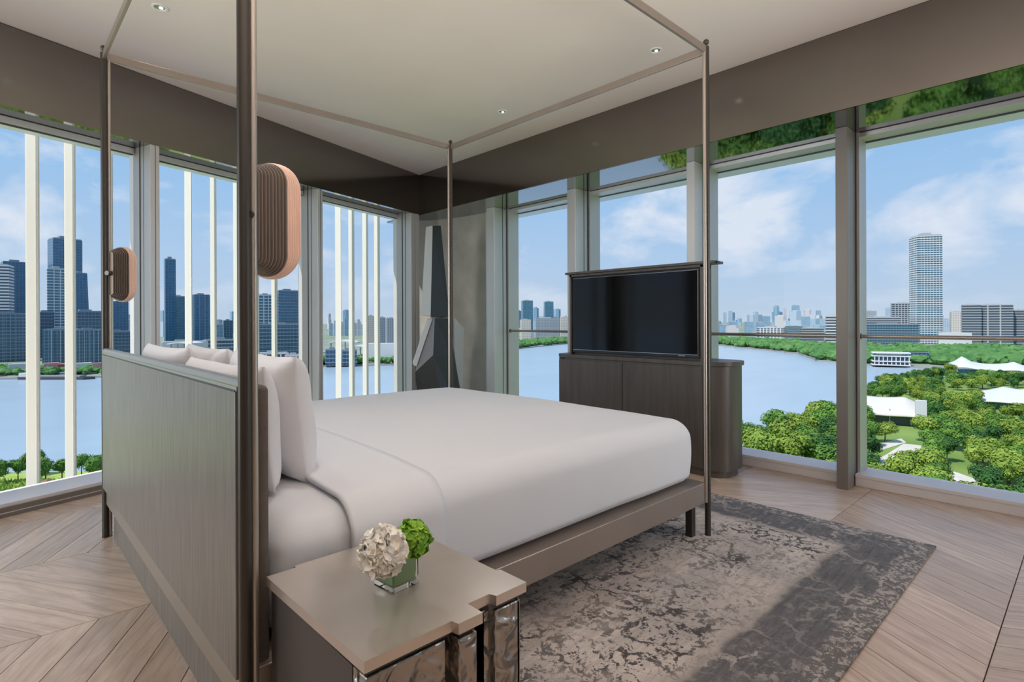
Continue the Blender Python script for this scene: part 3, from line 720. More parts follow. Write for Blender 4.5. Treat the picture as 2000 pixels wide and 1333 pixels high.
for f in (('b', 'c', 'kr', 'kc'), ('c', 'd', 'kb', 'kr'), ('d', 'a', 'kl', 'kb'), ('a', 'd', 'c', 'b'), ('kl', 'kc', 'gc', 'gl'), ('kc', 'kr', 'gr', 'gc'), ('kr', 'kb', 'gb', 'gr'), ('kb', 'kl', 'gl', 'gb'), ('gl', 'gc', 'gr', 'gb')):
    vv = [V_[k] for k in f]
    b.bm.faces.new((vv[0], vv[1], vv[2])); b.bm.faces.new((vv[0], vv[2], vv[3]))
b.build('lower_body', M_['sculpt'], sc_o)
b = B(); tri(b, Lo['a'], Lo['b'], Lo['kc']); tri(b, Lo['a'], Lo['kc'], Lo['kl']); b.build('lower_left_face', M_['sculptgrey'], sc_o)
# pale folded edge at left; right, a light patch built as a plate
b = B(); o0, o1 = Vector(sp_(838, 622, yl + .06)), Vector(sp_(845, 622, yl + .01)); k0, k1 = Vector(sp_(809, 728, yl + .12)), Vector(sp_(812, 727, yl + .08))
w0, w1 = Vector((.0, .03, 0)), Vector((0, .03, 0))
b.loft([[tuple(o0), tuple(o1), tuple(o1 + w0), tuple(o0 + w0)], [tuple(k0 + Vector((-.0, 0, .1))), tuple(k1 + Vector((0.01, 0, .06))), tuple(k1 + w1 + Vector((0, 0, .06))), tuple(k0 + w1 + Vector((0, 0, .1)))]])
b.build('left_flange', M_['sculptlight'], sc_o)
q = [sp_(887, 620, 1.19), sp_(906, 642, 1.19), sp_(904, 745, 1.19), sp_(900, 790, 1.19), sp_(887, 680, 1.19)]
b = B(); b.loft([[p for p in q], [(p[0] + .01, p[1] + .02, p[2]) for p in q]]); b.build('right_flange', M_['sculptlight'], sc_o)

# ================================================================== OUTSIDE: river, banks, park, city
G0 = EYE - 45.0                                             # river-side ground level, 45 m below eye height
def gp(u, v, z=G0): p = at(u, v, z=z); return (p.x, p.y)
def dist_of(u, v): return 45.0 * F_PX / (v - (HY - (-.004) * 0 - .004 * (u - CX)))
def simple(name, c, rough=.7, **k): return mat(name, c, rough, **k)
M_['water'] = mat('river_water', (.33, .43, .52), .32, noise_amt=.05, nscale=.012, stretch=(1, 3, 1), coord='World', bump=.35, bscale=.35)
M_['park'] = mat('park_grass', (.13, .24, .045), .9, color2=(.24, .34, .08), nscale=.05, coord='World')
M_['farland'] = mat('far_land', (.15, .22, .12), .9, color2=(.30, .32, .30), nscale=.01, coord='World')
M_['meadow'] = mat('meadow', (.22, .36, .05), .9, color2=(.40, .50, .11), nscale=.3, coord='World')
M_['paving'] = mat('pale_paving', (.62, .60, .55), .9, noise_amt=.08, nscale=.3, coord='World')
M_['bank'] = mat('stone_bank', (.30, .29, .30), .9)
M_['bark'] = mat('bark', (.10, .07, .05), .9)
TREEC = {'bright': ((.11, .20, .025), (.27, .36, .06)), 'fresh': ((.05, .14, .025), (.14, .27, .045)), 'deep': ((.022, .08, .022), (.065, .17, .04))}
for k, (a_, b_) in TREEC.items(): M_['tree_' + k] = mat('foliage_' + k, a_, .75, color2=b_, nscale=.35, coord='World', obj_random=.18, spec=.2)
M_['tree_far'] = mat('foliage_far', (.05, .15, .05), .9, color2=(.13, .27, .085), nscale=.05, coord='World', spec=.1)

# water, land
o = B().prism([(-3000, -9000), (9500, -9000), (9500, 9500), (-3000, 9500)], G0 - 3, G0 - 1.2).build('river', M_['water']); struct(o)
shore = [(-1500, 760), (-100, 741), (200, 735), (500, 717), (767, 712), (1016, 680), (1107, 671), (1250, 667), (1392, 673), (1480, 682), (1560, 690), (1600, 704), (1700, 712), (1870, 722), (2150, 726), (2900, 735)]
sh = [gp(u, v) for u, v in shore]
far = [tuple((CAM + (at(u, HY + .5, Y=1) - CAM) * 9000).xy) for u in (2900, 1500, 500, -1500)]
struct(B().prism(sh + far, G0 - 2.5, G0).build('far_bank', M_['farland']))
b = B()
for p, q in zip(sh, sh[1:]):
    p, q = Vector(p), Vector(q); d = (q - p).normalized(); n = Vector((d.y, -d.x)) * 1.5
    b.prism([tuple(p), tuple(q), tuple(q + n), tuple(p + n)], G0 - 2.5, G0 + .3)
struct(b.build('quay_edge', M_['bank']))
near_r = [gp(u, v) for u, v in ((1250, 960), (1400, 905), (1470, 872), (1560, 850), (1640, 815), (1700, 770), (1760, 746), (1850, 736), (1905, 729), (2150, 728), (2900, 737))] 
near_r += [(700, -3000), (30, -300), (20, -20), (45, 10)]
struct(B().prism(near_r, G0 - 2.5, G0 + .05).build('park_ground', M_['park']))
near_l = [gp(u, v) for u, v in ((-900, 925), (-200, 925), (0, 924), (200, 922), (330, 921), (520, 924))] + [(40, 60), (-20, 30), (-260, 0)]
struct(B().prism(near_l, G0 - 2.5, G0 + .05).build('meadow_ground', M_['meadow']))

def patch(pts, name, label):
    o = B().prism([gp(*p, z=G0) for p in pts], G0 + .05, G0 + .22).build(name, M_['paving']); return struct(o)
patch([(1700, 905), (1730, 890), (1765, 868), (1800, 872), (1790, 905), (1770, 925), (1740, 935), (1705, 925)], 'plaza', '')
patch([(1640, 850), (1700, 872), (1760, 858), (1770, 866), (1705, 886), (1625, 868)], 'park_path', '')
patch([(1800, 905), (1870, 925), (1940, 950), (1925, 960), (1850, 940), (1790, 920)], 'park_path', '')
patch([(1890, 870), (1960, 862), (1965, 868), (1895, 879)], 'park_path', '')
patch([(1840, 775), (1880, 770), (1885, 776), (1842, 783)], 'park_path', '')

# ---- trees
def tree_mesh(name, seed, m, nq=360, trunk=True, wide=1.0, leaf=.055, h0=.2):
    rnd = random.Random(seed); bm = bmesh.new(); lobes = []
    for i in range(9):
        a = rnd.uniform(0, 6.28); r = rnd.uniform(.05, .24) * wide
        lobes.append((Vector((math.cos(a) * r, math.sin(a) * r, rnd.uniform(h0 + .22, .78))), rnd.uniform(.15, .22)))
    lobes.append((Vector((0, 0, .62)), .25))
    for c, r in lobes:
        bmesh.ops.create_icosphere(bm, subdivisions=1, radius=r * .86, matrix=Matrix.Translation(c))
    for i in range(nq):
        c, r = rnd.choice(lobes); d = Vector((rnd.gauss(0, 1), rnd.gauss(0, 1), rnd.gauss(.25, 1))).normalized()
        p = c + d * r * rnd.uniform(.88, 1.12); n = (d + Vector((rnd.uniform(-.6, .6), rnd.uniform(-.6, .6), rnd.uniform(-.2, .8)))).normalized()
        t = n.orthogonal().normalized(); t = Matrix.Rotation(rnd.uniform(0, 6.28), 3, n) @ t; w = n.cross(t); s = leaf * rnd.uniform(.6, 1.2)
        bm.faces.new([bm.verts.new(p + t * s * x + w * s * y) for x, y in ((-1, -.5), (.2, -.8), (1, .3), (-.1, .9))])
    nf = len(bm.faces)
    if trunk:
        bmesh.ops.create_cone(bm, cap_ends=False, segments=6, radius1=.026, radius2=.014, depth=.5, matrix=Matrix.Translation((0, 0, .25)))
    me = bpy.data.meshes.new(name); bm.to_mesh(me); bm.free(); me.materials.append(m); me.materials.append(M_['bark'])
    for i, p in enumerate(me.polygons):
        if i >= nf: p.material_index = 1
    return me
TM = {k: [tree_mesh('park_tree', 11 * i + j, M_['tree_' + k], 1500, leaf=.030) for j in range(3)] for i, k in enumerate(TREEC)}
rt = random.Random(21)
TL = {'bright': 'yellow-green leafy tree in the park below the right windows', 'fresh': 'fresh green leafy tree in the park below the right windows', 'deep': 'dark green leafy tree in the park below the right windows'}
def inside(p, poly):
    x, y = p; c = False; n = len(poly)
    for i in range(n):
        x1, y1 = poly[i]; x2, y2 = poly[i - 1]
        if (y1 > y) != (y2 > y) and x < (x2 - x1) * (y - y1) / (y2 - y1) + x1: c = not c
    return c
clear = [[(1700, 880), (1790, 852), (1810, 880), (1800, 925), (1750, 960), (1700, 960)], [(1685, 790), (1806, 788), (1815, 862), (1685, 862)], [(1905, 765), (2080, 760), (2080, 826), (1900, 826)],
         [(1840, 768), (1905, 765), (1905, 795), (1835, 792)], [(1860, 716), (2020, 716), (2020, 748), (1860, 748)], [(1800, 920), (1870, 905), (1960, 950), (1900, 985), (1800, 950)]]
clearw = [[gp(*p) for p in c] for c in clear]
cand = []
for i in range(9000):
    u = rt.uniform(1330, 2350); dd = math.sqrt(rt.uniform(75 ** 2, 440 ** 2))
    P = CAM + (at(u, HY, Y=1) - CAM) * dd; p = (P.x, P.y)
    if not inside(p, near_r): continue
    if any(inside(p, c) for c in clearw): continue
    if any((Vector(p) - Vector(q[0])).length < 6.2 + .006 * dd for q in cand[-2500:]): continue
    edge = min((Vector(p) - Vector(s_)).length for s_ in near_r[:11])
    cand.append((p, dd, u))
    if len(cand) > 620: break
cand.sort(key=lambda c: c[1] + (600 if c[2] > 2080 or c[2] < 1380 else 0))
rest = []
for i, (p, dd, u) in enumerate(cand):
    k = rt.choices(('bright', 'fresh', 'deep'), (3, 4, 2.2))[0]
    h = rt.uniform(8.0, 12.5) * (1.12 if u < 1640 else .92); wd = h * rt.uniform(.95, 1.25)
    if i < 290:
        o = bpy.data.objects.new('park_tree', rt.choice(TM[k])); COL.objects.link(o)
        o.location = (*p, G0 + .0); o.scale = (wd, wd, h); o.rotation_euler.z = rt.uniform(0, 6.28)
        zone = 'near the building' if dd < 150 else 'mid park' if dd < 230 else 'in the far park'
        side = 'left of the last mullion' if u < 1660 else 'right of the last mullion' if u < 1800 else 'below the white skyscraper' if u < 1900 else 'toward the right edge'
        cn = {'bright': 'yellow-green', 'fresh': 'fresh green', 'deep': 'dark green'}[k]
        tag(o, cn + ' leafy tree ' + zone + ', ' + side, 'tree', 'park trees, %s, %s, %s' % (cn, zone, side))
    else: rest.append((p, h, wd))
def clump_mesh(pts, m, name, label, cat, sub=2, jit=.22):
    bm = bmesh.new(); base = bmesh.new(); bmesh.ops.create_icosphere(base, subdivisions=sub, radius=1)
    vs0 = [v.co.copy() for v in base.verts]; fs0 = [[v.index for v in f.verts] for f in base.faces]; base.free()
    V, Fc = [], []
    for (p, h, wd) in pts:
        o_ = len(V); sd = Vector((p[0] * .37, p[1] * .41, 0))
        for c in vs0:
            k = 1 + jit * noise.noise(c * 2.2 + sd) * 2.2
            V.append((p[0] + c.x * wd * .5 * k, p[1] + c.y * wd * .5 * k, G0 + h * .52 + c.z * h * .48 * k))
        Fc += [[i + o_ for i in f] for f in fs0]
    me = bpy.data.meshes.new(name); me.from_pydata(V, [], Fc); me.materials.append(m)
    o = bpy.data.objects.new(name, me); COL.objects.link(o); return tag(o, label, cat, kind='stuff')
clump_mesh(rest, M_['tree_fresh'], 'tree_grove', 'massed green trees far back in the park', 'trees', 3, .3)
# row on the near bank, left window
TB = [tree_mesh('bank_tree', 90 + j, M_['tree_fresh'], 1100, leaf=.030, h0=.26) for j in range(3)]
for i, u in enumerate((-70, -38, -8, 34, 62, 88, 120, 158, 178, 197, 232, 268)):
    P = CAM + (at(u, HY, Y=1) - CAM) * (158 + 5 * math.sin(i * 2.1)); o = bpy.data.objects.new('bank_tree', TB[i % 3]); COL.objects.link(o)
    h = 7.6 + 1.0 * math.sin(i * 1.7); o.location = (P.x, P.y, G0); o.scale = (h * .95, h * .95, h); o.rotation_euler.z = i
    tag(o, 'slender green tree in the row along the near river bank, left window', 'tree', 'trees along the near river bank')
# tall grass of the meadow
V, Fc = [], []
rg = random.Random(4)
for i in range(9000):
    u = rg.uniform(-120, 330); dd = rg.uniform(95, 158); P = CAM + (at(u, HY, Y=1) - CAM) * dd
    h = rg.uniform(.5, 1.3); a = rg.uniform(0, 3.14); w = rg.uniform(.25, .6); o_ = len(V)
    V += [(P.x - math.cos(a) * w, P.y - math.sin(a) * w, G0), (P.x + math.cos(a) * w, P.y + math.sin(a) * w, G0), (P.x + rg.uniform(-.3, .3), P.y + rg.uniform(-.3, .3), G0 + h)]; Fc.append((o_, o_ + 1, o_ + 2))
me = bpy.data.meshes.new('meadow_grass'); me.from_pydata(V, [], Fc); me.materials.append(M_['meadow']); o = bpy.data.objects.new('meadow_grass', me); COL.objects.link(o)
tag(o, 'tall yellow-green grass on the near river bank', 'grass', kind='stuff')
# tree belts along the far bank
def belt(u0, u1, n, label, d0, d1, hmin=5, hmax=9, seed=1):
    r_ = random.Random(seed); pts = []
    for i in range(n):
        u = r_.uniform(u0, u1)
        for (a, va), (b_, vb) in zip(shore, shore[1:]):
            if a <= u <= b_: v = va + (vb - va) * (u - a) / (b_ - a)
        d = dist_of(u, v) + 6 + r_.uniform(d0, d1); P = CAM + (at(u, HY, Y=1) - CAM) * d
        h = r_.uniform(hmin, hmax); pts.append(((P.x, P.y), h, h * r_.uniform(1.0, 1.7)))
    return clump_mesh(pts, M_['tree_far'], 'tree_belt', label, 'trees', 2, .25)
belt(-200, 330, 260, 'green tree belt on the far bank behind the moored barges', 10, 60, 4, 7, 1)
belt(480, 800, 220, 'green tree belt on the far bank in the corner windows', 2, 40, 5, 9, 2)
belt(985, 1130, 260, 'green tree belt on the far bank beside the concrete column', 0, 200, 6, 10, 3)
belt(795, 985, 200, 'green tree belt on the far bank hidden behind the column', 2, 80, 6, 10, 6)
belt(1130, 1380, 420, 'green tree belt on the far bank behind the television', 0, 220, 6, 10, 7)
belt(1380, 1700, 700, 'green tree belt along the far bank right of the television', 0, 260, 6, 11, 4)
belt(1690, 2200, 700, 'green tree belt between the white riverside building and the towers', 30, 330, 6, 10, 5)

# ---- buildings
def fac(name, c, c2, scale, rough=.35, bw=.5, bh=.5, mort=.12):
    """facade: bricks as window panes (c) between mullions (c2), on buildings too far to pick windows apart"""
    m = bpy.data.materials.new(name); m.use_nodes = True; N = m.node_tree.nodes; L = m.node_tree.links; p = N['Principled BSDF']; p.inputs['Roughness'].default_value = rough
    g = N.new('ShaderNodeTexCoord'); sp = N.new('ShaderNodeSeparateXYZ'); L.new(g.outputs['Object'], sp.inputs[0])
    ad = N.new('ShaderNodeMath'); ad.operation = 'ADD'; L.new(sp.outputs[0], ad.inputs[0]); L.new(sp.outputs[1], ad.inputs[1])
    cb = N.new('ShaderNodeCombineXYZ'); L.new(ad.outputs[0], cb.inputs[0]); L.new(sp.outputs[2], cb.inputs[1])
    br = N.new('ShaderNodeTexBrick'); br.offset = 0; br.inputs['Scale'].default_value = scale; br.inputs['Brick Width'].default_value = bw; br.inputs['Row Height'].default_value = bh; br.inputs['Mortar Size'].default_value = mort * .1
    br.inputs['Color1'].default_value = (*c, 1); br.inputs['Color2'].default_value = (*[x * .8 for x in c], 1); br.inputs['Mortar'].default_value = (*c2, 1); L.new(cb.outputs[0], br.inputs[0]); L.new(br.outputs[0], p.inputs['Base Color']); return m
M_['bglass'] = fac('blue_curtain_wall', (.045, .15, .27), (.12, .25, .37), .125, .2, .5, .5, .2)  # blue distance haze is mixed into the glass colour
M_['bglass2'] = fac('teal_curtain_wall', (.07, .19, .28), (.15, .29, .38), .125, .2, .5, .5, .2)
M_['bdark'] = fac('dark_office_wall', (.04, .115, .18), (.15, .25, .33), .14, .3, .5, .5, .4)  # office wall colour also lifted toward haze blue
M_['bwhite'] = mat('white_facade', (.58, .60, .62), .6)
M_['bbeige'] = fac('beige_residential_wall', (.20, .23, .28), (.58, .54, .50), .14, .6, .5, .5, 1.6)
M_['bgrey'] = fac('grey_residential_wall', (.13, .19, .27), (.34, .37, .42), .14, .6, .5, .5, 1.4)
M_['bcore'] = mat('shaded_core', (.07, .10, .14), .4)  # plain dark body behind the floor bands
M_['hazeA'] = fac('pale_blue_block', (.30, .40, .52), (.42, .51, .61), .1, .8, .5, .5, .6)  # aerial haze painted into the base colours of these three block materials
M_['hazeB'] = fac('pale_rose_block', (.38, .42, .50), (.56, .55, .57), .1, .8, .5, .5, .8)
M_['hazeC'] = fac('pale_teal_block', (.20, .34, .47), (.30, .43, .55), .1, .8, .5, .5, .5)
M_['slabw'] = mat('pale_floor_bands', (.40, .42, .44), .6)
M_['slabd'] = mat('grey_floor_bands', (.22, .27, .33), .6)
M_['slabt'] = mat('white_floor_bands', (.66, .68, .70), .6)
M_['slabw2'] = mat('cream_membrane', (.60, .585, .54), .7)
M_['red'] = mat('rusty_red', (.32, .10, .09), .7); M_['pink'] = mat('pink_roof', (.62, .30, .32), .7); M_['hull'] = mat('barge_hull', (.06, .055, .065), .6)
M_['roofbrown'] = mat('brown_shingles', (.22, .12, .08), .8)
BF = {}
def building(u0, u1, vtop, dist, label, body='bglass', bands=None, fins=None, rz=20, deep=.8, pitch=3.9, name='tower_block', group=None, z0=None, parapet=True, taper=0, bt=.9, proud=.5):
    um = (u0 + u1) / 2; P = CAM + (at(um, HY, Y=1) - CAM) * dist
    w_ap = (u1 - u0) / F_PX * dist; a = R(rz); w = w_ap / (math.cos(a) + deep * math.sin(abs(a))); dp = w * deep
    ztop = EYE + (HY - .004 * (um - CX) - vtop) / F_PX * dist; zb = G0 if z0 is None else z0; h = ztop - zb
    face = math.atan2(P.y - CAM.y, P.x - CAM.x) - math.pi / 2
    root = empty(name, (P.x, P.y, zb), face + a, label, 'building', group)
    T = Matrix.Translation(root.location) @ Matrix.Rotation(face + a, 4, 'Z')
    hw, hd = w / 2, dp / 2
    b = B(); tw = 1 - taper
    b.loft([[tuple(T @ Vector(p)) for p in ((-hw, -hd, 0), (hw, -hd, 0), (hw, hd, 0), (-hw, hd, 0))], [tuple(T @ Vector(p)) for p in ((-hw * tw, -hd * tw, h), (hw * tw, -hd * tw, h), (hw * tw, hd * tw, h), (-hw * tw, hd * tw, h))]])
    b.build('body', M_[body], root)
    if bands:
        g = B(); n = max(2, int(h / pitch)); pr = proud
        for k in range(1, n + 1):
            z = k * h / n; t_ = 1 - taper * z / h
            g.box(-hw * t_ - pr, hw * t_ + pr, -hd * t_ - pr, hd * t_ + pr, z - bt, z, M=T)
        o = g.build('floor_band', M_[bands], root); o['kind'] = 'stuff'
    if fins:
        g = B(); n = max(3, int(w / fins[1])); m_ = max(2, int(dp / fins[1]))
        for k in range(1, n): x = -hw + w * k / n; g.box(x - fins[2], x + fins[2], -hd - .45, hd + .45, 0, h, M=T)
        for k in range(1, m_): y = -hd + dp * k / m_; g.box(-hw - .45, hw + .45, y - fins[2], y + fins[2], 0, h, M=T)
        o = g.build('facade_rib', M_[fins[0]], root); o['kind'] = 'stuff'
    if parapet:
        g = B(); rh = max(1.5, h * .02); g.box(-hw * tw * .96, hw * tw * .96, -hd * tw * .96, hd * tw * .96, h, h + rh * .5, M=T); g.box(-hw * tw * .45, hw * tw * .3, -hd * tw * .5, hd * tw * .4, h + rh * .5, h + rh * 1.6, M=T)
        g.build('roof_plant', M_['slabd' if body in ('bglass', 'bdark') else 'slabw'], root)
    return root
# left window
building(-60, 14, 518, 700, 'tower with bright white floor bands at the left edge', 'bcore', 'slabt', None, -14, .5, bt=1.9, proud=.8)
building(8, 50, 514, 800, 'dark blue glass tower attached to the white banded tower at the left edge', 'bglass', None, None, 8, .8)
building(101, 154, 470, 800, 'tallest dark blue glass skyscraper in the left window', 'bglass', 'slabd', None, 14, .8, bt=.5, proud=.15)
building(96, 126, 526, 770, 'white gridded slab in front of the tallest glass skyscraper', 'bglass2', 'slabt', ('slabt', 6, .5), 6, .5, bt=1.1)
building(140, 173, 535, 790, 'leaning dark glass tower right of the tallest skyscraper', 'bglass', None, None, 10, .8, taper=.32)
building(-30, 52, 613, 640, 'broad dark office block low at the left edge', 'bdark', 'slabd', ('slabd', 5, .25), 5, .6)
building(74, 102, 610, 700, 'blue office block between the two ivory fins', 'bdark', 'slabd', None, 5, .7)
building(92, 152, 644, 620, 'low brown and grey office block with a sloping roof beside the second fin', 'bdark', None, ('slabw', 7, .4), -8, .7)
building(140, 196, 609, 690, 'dark blue office block behind the low block by the far post', 'bdark', 'slabd', None, 8, .7)
building(150, 195, 645, 610, 'low striped office block right of the second ivory fin', 'bdark', None, ('slabw', 4, .3), 4, .7)
building(208, 222, 612, 1100, 'pale blue office tower below the far capsule lamp', 'hazeC', None, None, 10, .8)
building(220, 248, 590, 800, 'dark blue tower directly below the far capsule lamp', 'bglass', None, None, 8, .7)
building(205, 250, 648, 680, 'low grey-blue block below the far capsule lamp', 'bdark', 'slabd', None, 5, .6)
# second left window
building(322, 342, 508, 820, 'slim dark blue tower at the left edge of the middle left window', 'bglass', None, None, 10, .8)
building(336, 361, 580, 900, 'pale blue-grey glass tower in the middle left window', 'bglass2', None, None, 8, .8)
building(376, 408, 577, 780, 'dark ribbed office tower between the fins of the middle left window', 'bglass', None, ('slabd', 5, .5), 14, .8)
building(422, 436, 635, 900, 'small blue block in the middle left window', 'hazeC', None, None, 8, .8)
building(436, 454, 627, 820, 'small dark block left of the near head post', 'bdark', None, None, 8, .8)
building(322, 400, 668, 640, 'low white roofed hall above the far pillows', 'bwhite', None, None, 2, .5, name='low_hall')
building(400, 460, 664, 700, 'low dark hall above the far pillows', 'bdark', 'slabw', None, -3, .5, name='low_hall')
building(503, 532, 577, 760, 'tower with a white window grid below the near lamp', 'bglass2', 'slabt', ('slabt', 7, .6), 12, .8, bt=1.1)
building(540, 581, 569, 760, 'blue glass tower with pale bands right of the white grid tower', 'bglass', 'slabd', None, 12, .8)
building(505, 584, 634, 640, 'dark banded low block below the two towers near the lamp', 'bdark', 'slabd', None, 4, .5)
building(508, 560, 690, 575, 'white framed quay building by the pillow', 'bcore', 'slabt', ('slabt', 6, .6), 0, .5, name='quay_building')
building(558, 588, 694, 570, 'pink and white quay building by the pillow', 'pink', 'slabt', ('slabt', 6, .6), 0, .5, name='quay_building')
# corner window
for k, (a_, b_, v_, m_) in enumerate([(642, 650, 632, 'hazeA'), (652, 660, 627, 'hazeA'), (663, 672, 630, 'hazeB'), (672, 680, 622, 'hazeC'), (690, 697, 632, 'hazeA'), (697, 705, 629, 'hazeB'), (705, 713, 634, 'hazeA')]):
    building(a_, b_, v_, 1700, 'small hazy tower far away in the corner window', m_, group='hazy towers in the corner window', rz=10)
building(717, 731, 618, 1000, 'beige tower between the white fins of the corner window', 'bbeige', None, None, 12, .8)
building(740, 753, 621, 1050, 'left of two pale blue towers right of the four white fins', 'bgrey', None, None, 12, .8)
building(753, 770, 623, 1000, 'right of two pale blue towers right of the four white fins', 'bgrey', None, None, 12, .8)
building(636, 662, 683, 560, 'dark glass quay hall at the left of the corner window', 'bdark', 'slabd', None, 3, .6, name='quay_hall')
building(668, 696, 684, 565, 'dark quay hall behind the second white fin', 'bdark', 'slabd', None, 3, .6, name='quay_hall')
building(714, 772, 671, 600, 'long white windowless hall on the far bank in the corner window', 'bwhite', None, None, -6, .5, name='white_hall', parapet=False)
def canopy(u0, u1, v, dist, label, sag=2.2):
    P0 = CAM + (at(u0, HY, Y=1) - CAM) * dist; P1 = CAM + (at(u1, HY, Y=1) - CAM) * dist; zt = EYE + (HY - .004 * ((u0 + u1) / 2 - CX) - v) / F_PX * dist
    bk = FW * 26; rings = []
    root = empty('canopy_hall', tuple((P0 + P1) / 2)[:2] + (G0,), 0, label, 'building')
    for j in range(7):
        f = j / 6; zz = zt - sag * (2 * f - 1) ** 2; p = P0.lerp(P1, f)
        rings.append([(p.x, p.y, zz - 1.2), (p.x + bk.x, p.y + bk.y, zz - 1.2), (p.x + bk.x, p.y + bk.y, zz + .3), (p.x, p.y, zz + .3)])
    B().loft(rings).build('roof', M_['bwhite'], root, smooth=True)
    for f in (.08, .36, .64, .92):
        p = P0.lerp(P1, f) + FW * 4; B().cyl((p.x, p.y, G0), (p.x, p.y, zt - sag * (2 * f - 1) ** 2 - 1.2), .6, n=8).build('column', M_['slabw'], root)
canopy(640, 690, 666, 600, 'arched pale canopy roof over the quay halls, left one')
canopy(676, 716, 676, 590, 'arched pale canopy roof over the quay halls, right one')
canopy(326, 372, 669, 600, 'white arched canopy above the far pillows', 1.5)
# first right window
building(1018, 1041, 588, 1500, 'teal glass tower by the concrete column, left of a pair', 'bglass2', None, None, 12, .8)
building(1061, 1082, 590, 1500, 'teal glass tower left of the television, right of a pair', 'bglass2', None, None, 12, .8, taper=.1)
building(1016, 1037, 625, 1250, 'cream residential block by the concrete column', 'bbeige', None, None, 10, .8)
building(1044, 1093, 622, 1300, 'wide brown-grey residential block left of the television', 'bgrey', None, None, 10, .4)
building(1094, 1112, 621, 1250, 'residential block with a light stripe at the television frame', 'bbeige', None, None, 10, .8)
# third right window: distance
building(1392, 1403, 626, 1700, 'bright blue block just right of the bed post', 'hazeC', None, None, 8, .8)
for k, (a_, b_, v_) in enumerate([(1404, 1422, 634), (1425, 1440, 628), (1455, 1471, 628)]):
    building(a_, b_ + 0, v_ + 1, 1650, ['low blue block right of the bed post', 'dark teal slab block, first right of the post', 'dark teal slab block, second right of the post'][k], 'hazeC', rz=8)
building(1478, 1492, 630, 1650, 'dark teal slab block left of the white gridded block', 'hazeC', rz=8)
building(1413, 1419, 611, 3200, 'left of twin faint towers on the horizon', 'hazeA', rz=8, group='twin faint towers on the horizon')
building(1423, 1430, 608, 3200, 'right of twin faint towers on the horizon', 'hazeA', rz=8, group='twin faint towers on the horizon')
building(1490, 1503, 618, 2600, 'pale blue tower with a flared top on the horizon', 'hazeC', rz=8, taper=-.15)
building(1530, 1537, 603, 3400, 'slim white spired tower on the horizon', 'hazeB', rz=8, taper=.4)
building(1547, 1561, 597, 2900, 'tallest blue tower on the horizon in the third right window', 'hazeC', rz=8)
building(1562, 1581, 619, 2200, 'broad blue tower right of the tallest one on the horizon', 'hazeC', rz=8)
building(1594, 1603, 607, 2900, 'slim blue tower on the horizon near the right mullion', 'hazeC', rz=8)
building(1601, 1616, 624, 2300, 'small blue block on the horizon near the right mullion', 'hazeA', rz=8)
building(1481, 1534, 640, 1150, 'white gridded office block on the far bank in the third right window', 'bcore', 'slabt', ('slabt', 6, .9), -12, .6, bt=1.5)
building(1535, 1566, 637, 1200, 'teal office block right of the white gridded block', 'bglass2', 'slabw', None, 5, .6)
building(1566, 1606, 641, 1180, 'grey stepped office block left of the right mullion', 'bcore', 'slabw', None, 4, .6, bt=1.4)
building(1614, 1640, 617, 900, 'block with bright white stacked floors at the right mullion', 'bcore', 'slabt', None, 6, .7, bt=1.6, pitch=4.6)
# right window
building(1690, 1710, 608, 1400, 'grey tower half hidden by the right mullion', 'bgrey', None, None, 6, .8)
building(1731, 1743, 602, 2400, 'pale blue tower far behind the curved block', 'hazeA', rz=6)
building(1692, 1751, 620, 1050, 'curved grey office block with bands right of the mullion', 'bcore', 'slabw', None, 4, .6, bt=1.6)
building(1744, 1786, 593, 1120, 'cream gridded tower just left of the white skyscraper', 'bcore', 'slabw', ('slabw', 5, .7), 6, .7, bt=1.3)
building(1690, 1784, 634, 900, 'long low dark glass building left of the white skyscraper', 'bdark', 'slabd', None, 3, .4)
building(1782, 1834, 463, 1000, 'tall white banded skyscraper dominating the right window', 'bglass2', 'slabt', ('slabt', 4.5, .22), 26, .8, pitch=3.9, bt=1.5, proud=.6)
building(1835, 1842, 616, 1200, 'narrow brown tower right of the white skyscraper', 'bgrey', None, None, 6, .8)
building(1843, 1853, 623, 1600, 'pale blue tower right of the white skyscraper', 'hazeA', rz=6)
building(1858, 1883, 610, 1150, 'beige residential tower left of the twin banded blocks', 'bbeige', None, None, 8, .7)
building(1882, 1912, 596, 950, 'left of the twin dark banded apartment blocks', 'bcore', 'slabw', None, 6, .7, bt=1.2, pitch=4.2)
building(1912, 1969, 596, 940, 'right and wider of the twin dark banded apartment blocks', 'bcore', 'slabw', ('slabw', 16, .9), 4, .4, bt=1.2, pitch=4.2)
building(1969, 1979, 602, 1150, 'narrow grey tower between the banded blocks', 'bgrey', None, None, 5, .8)
building(1979, 2025, 606, 930, 'banded apartment block cut by the right edge', 'bcore', 'slabw', None, 5, .6, bt=1.2, pitch=4.2)
building(1838, 1890, 650, 850, 'low white building with a terraced roof below the beige tower', 'bwhite', None, None, 4, .5, parapet=False)
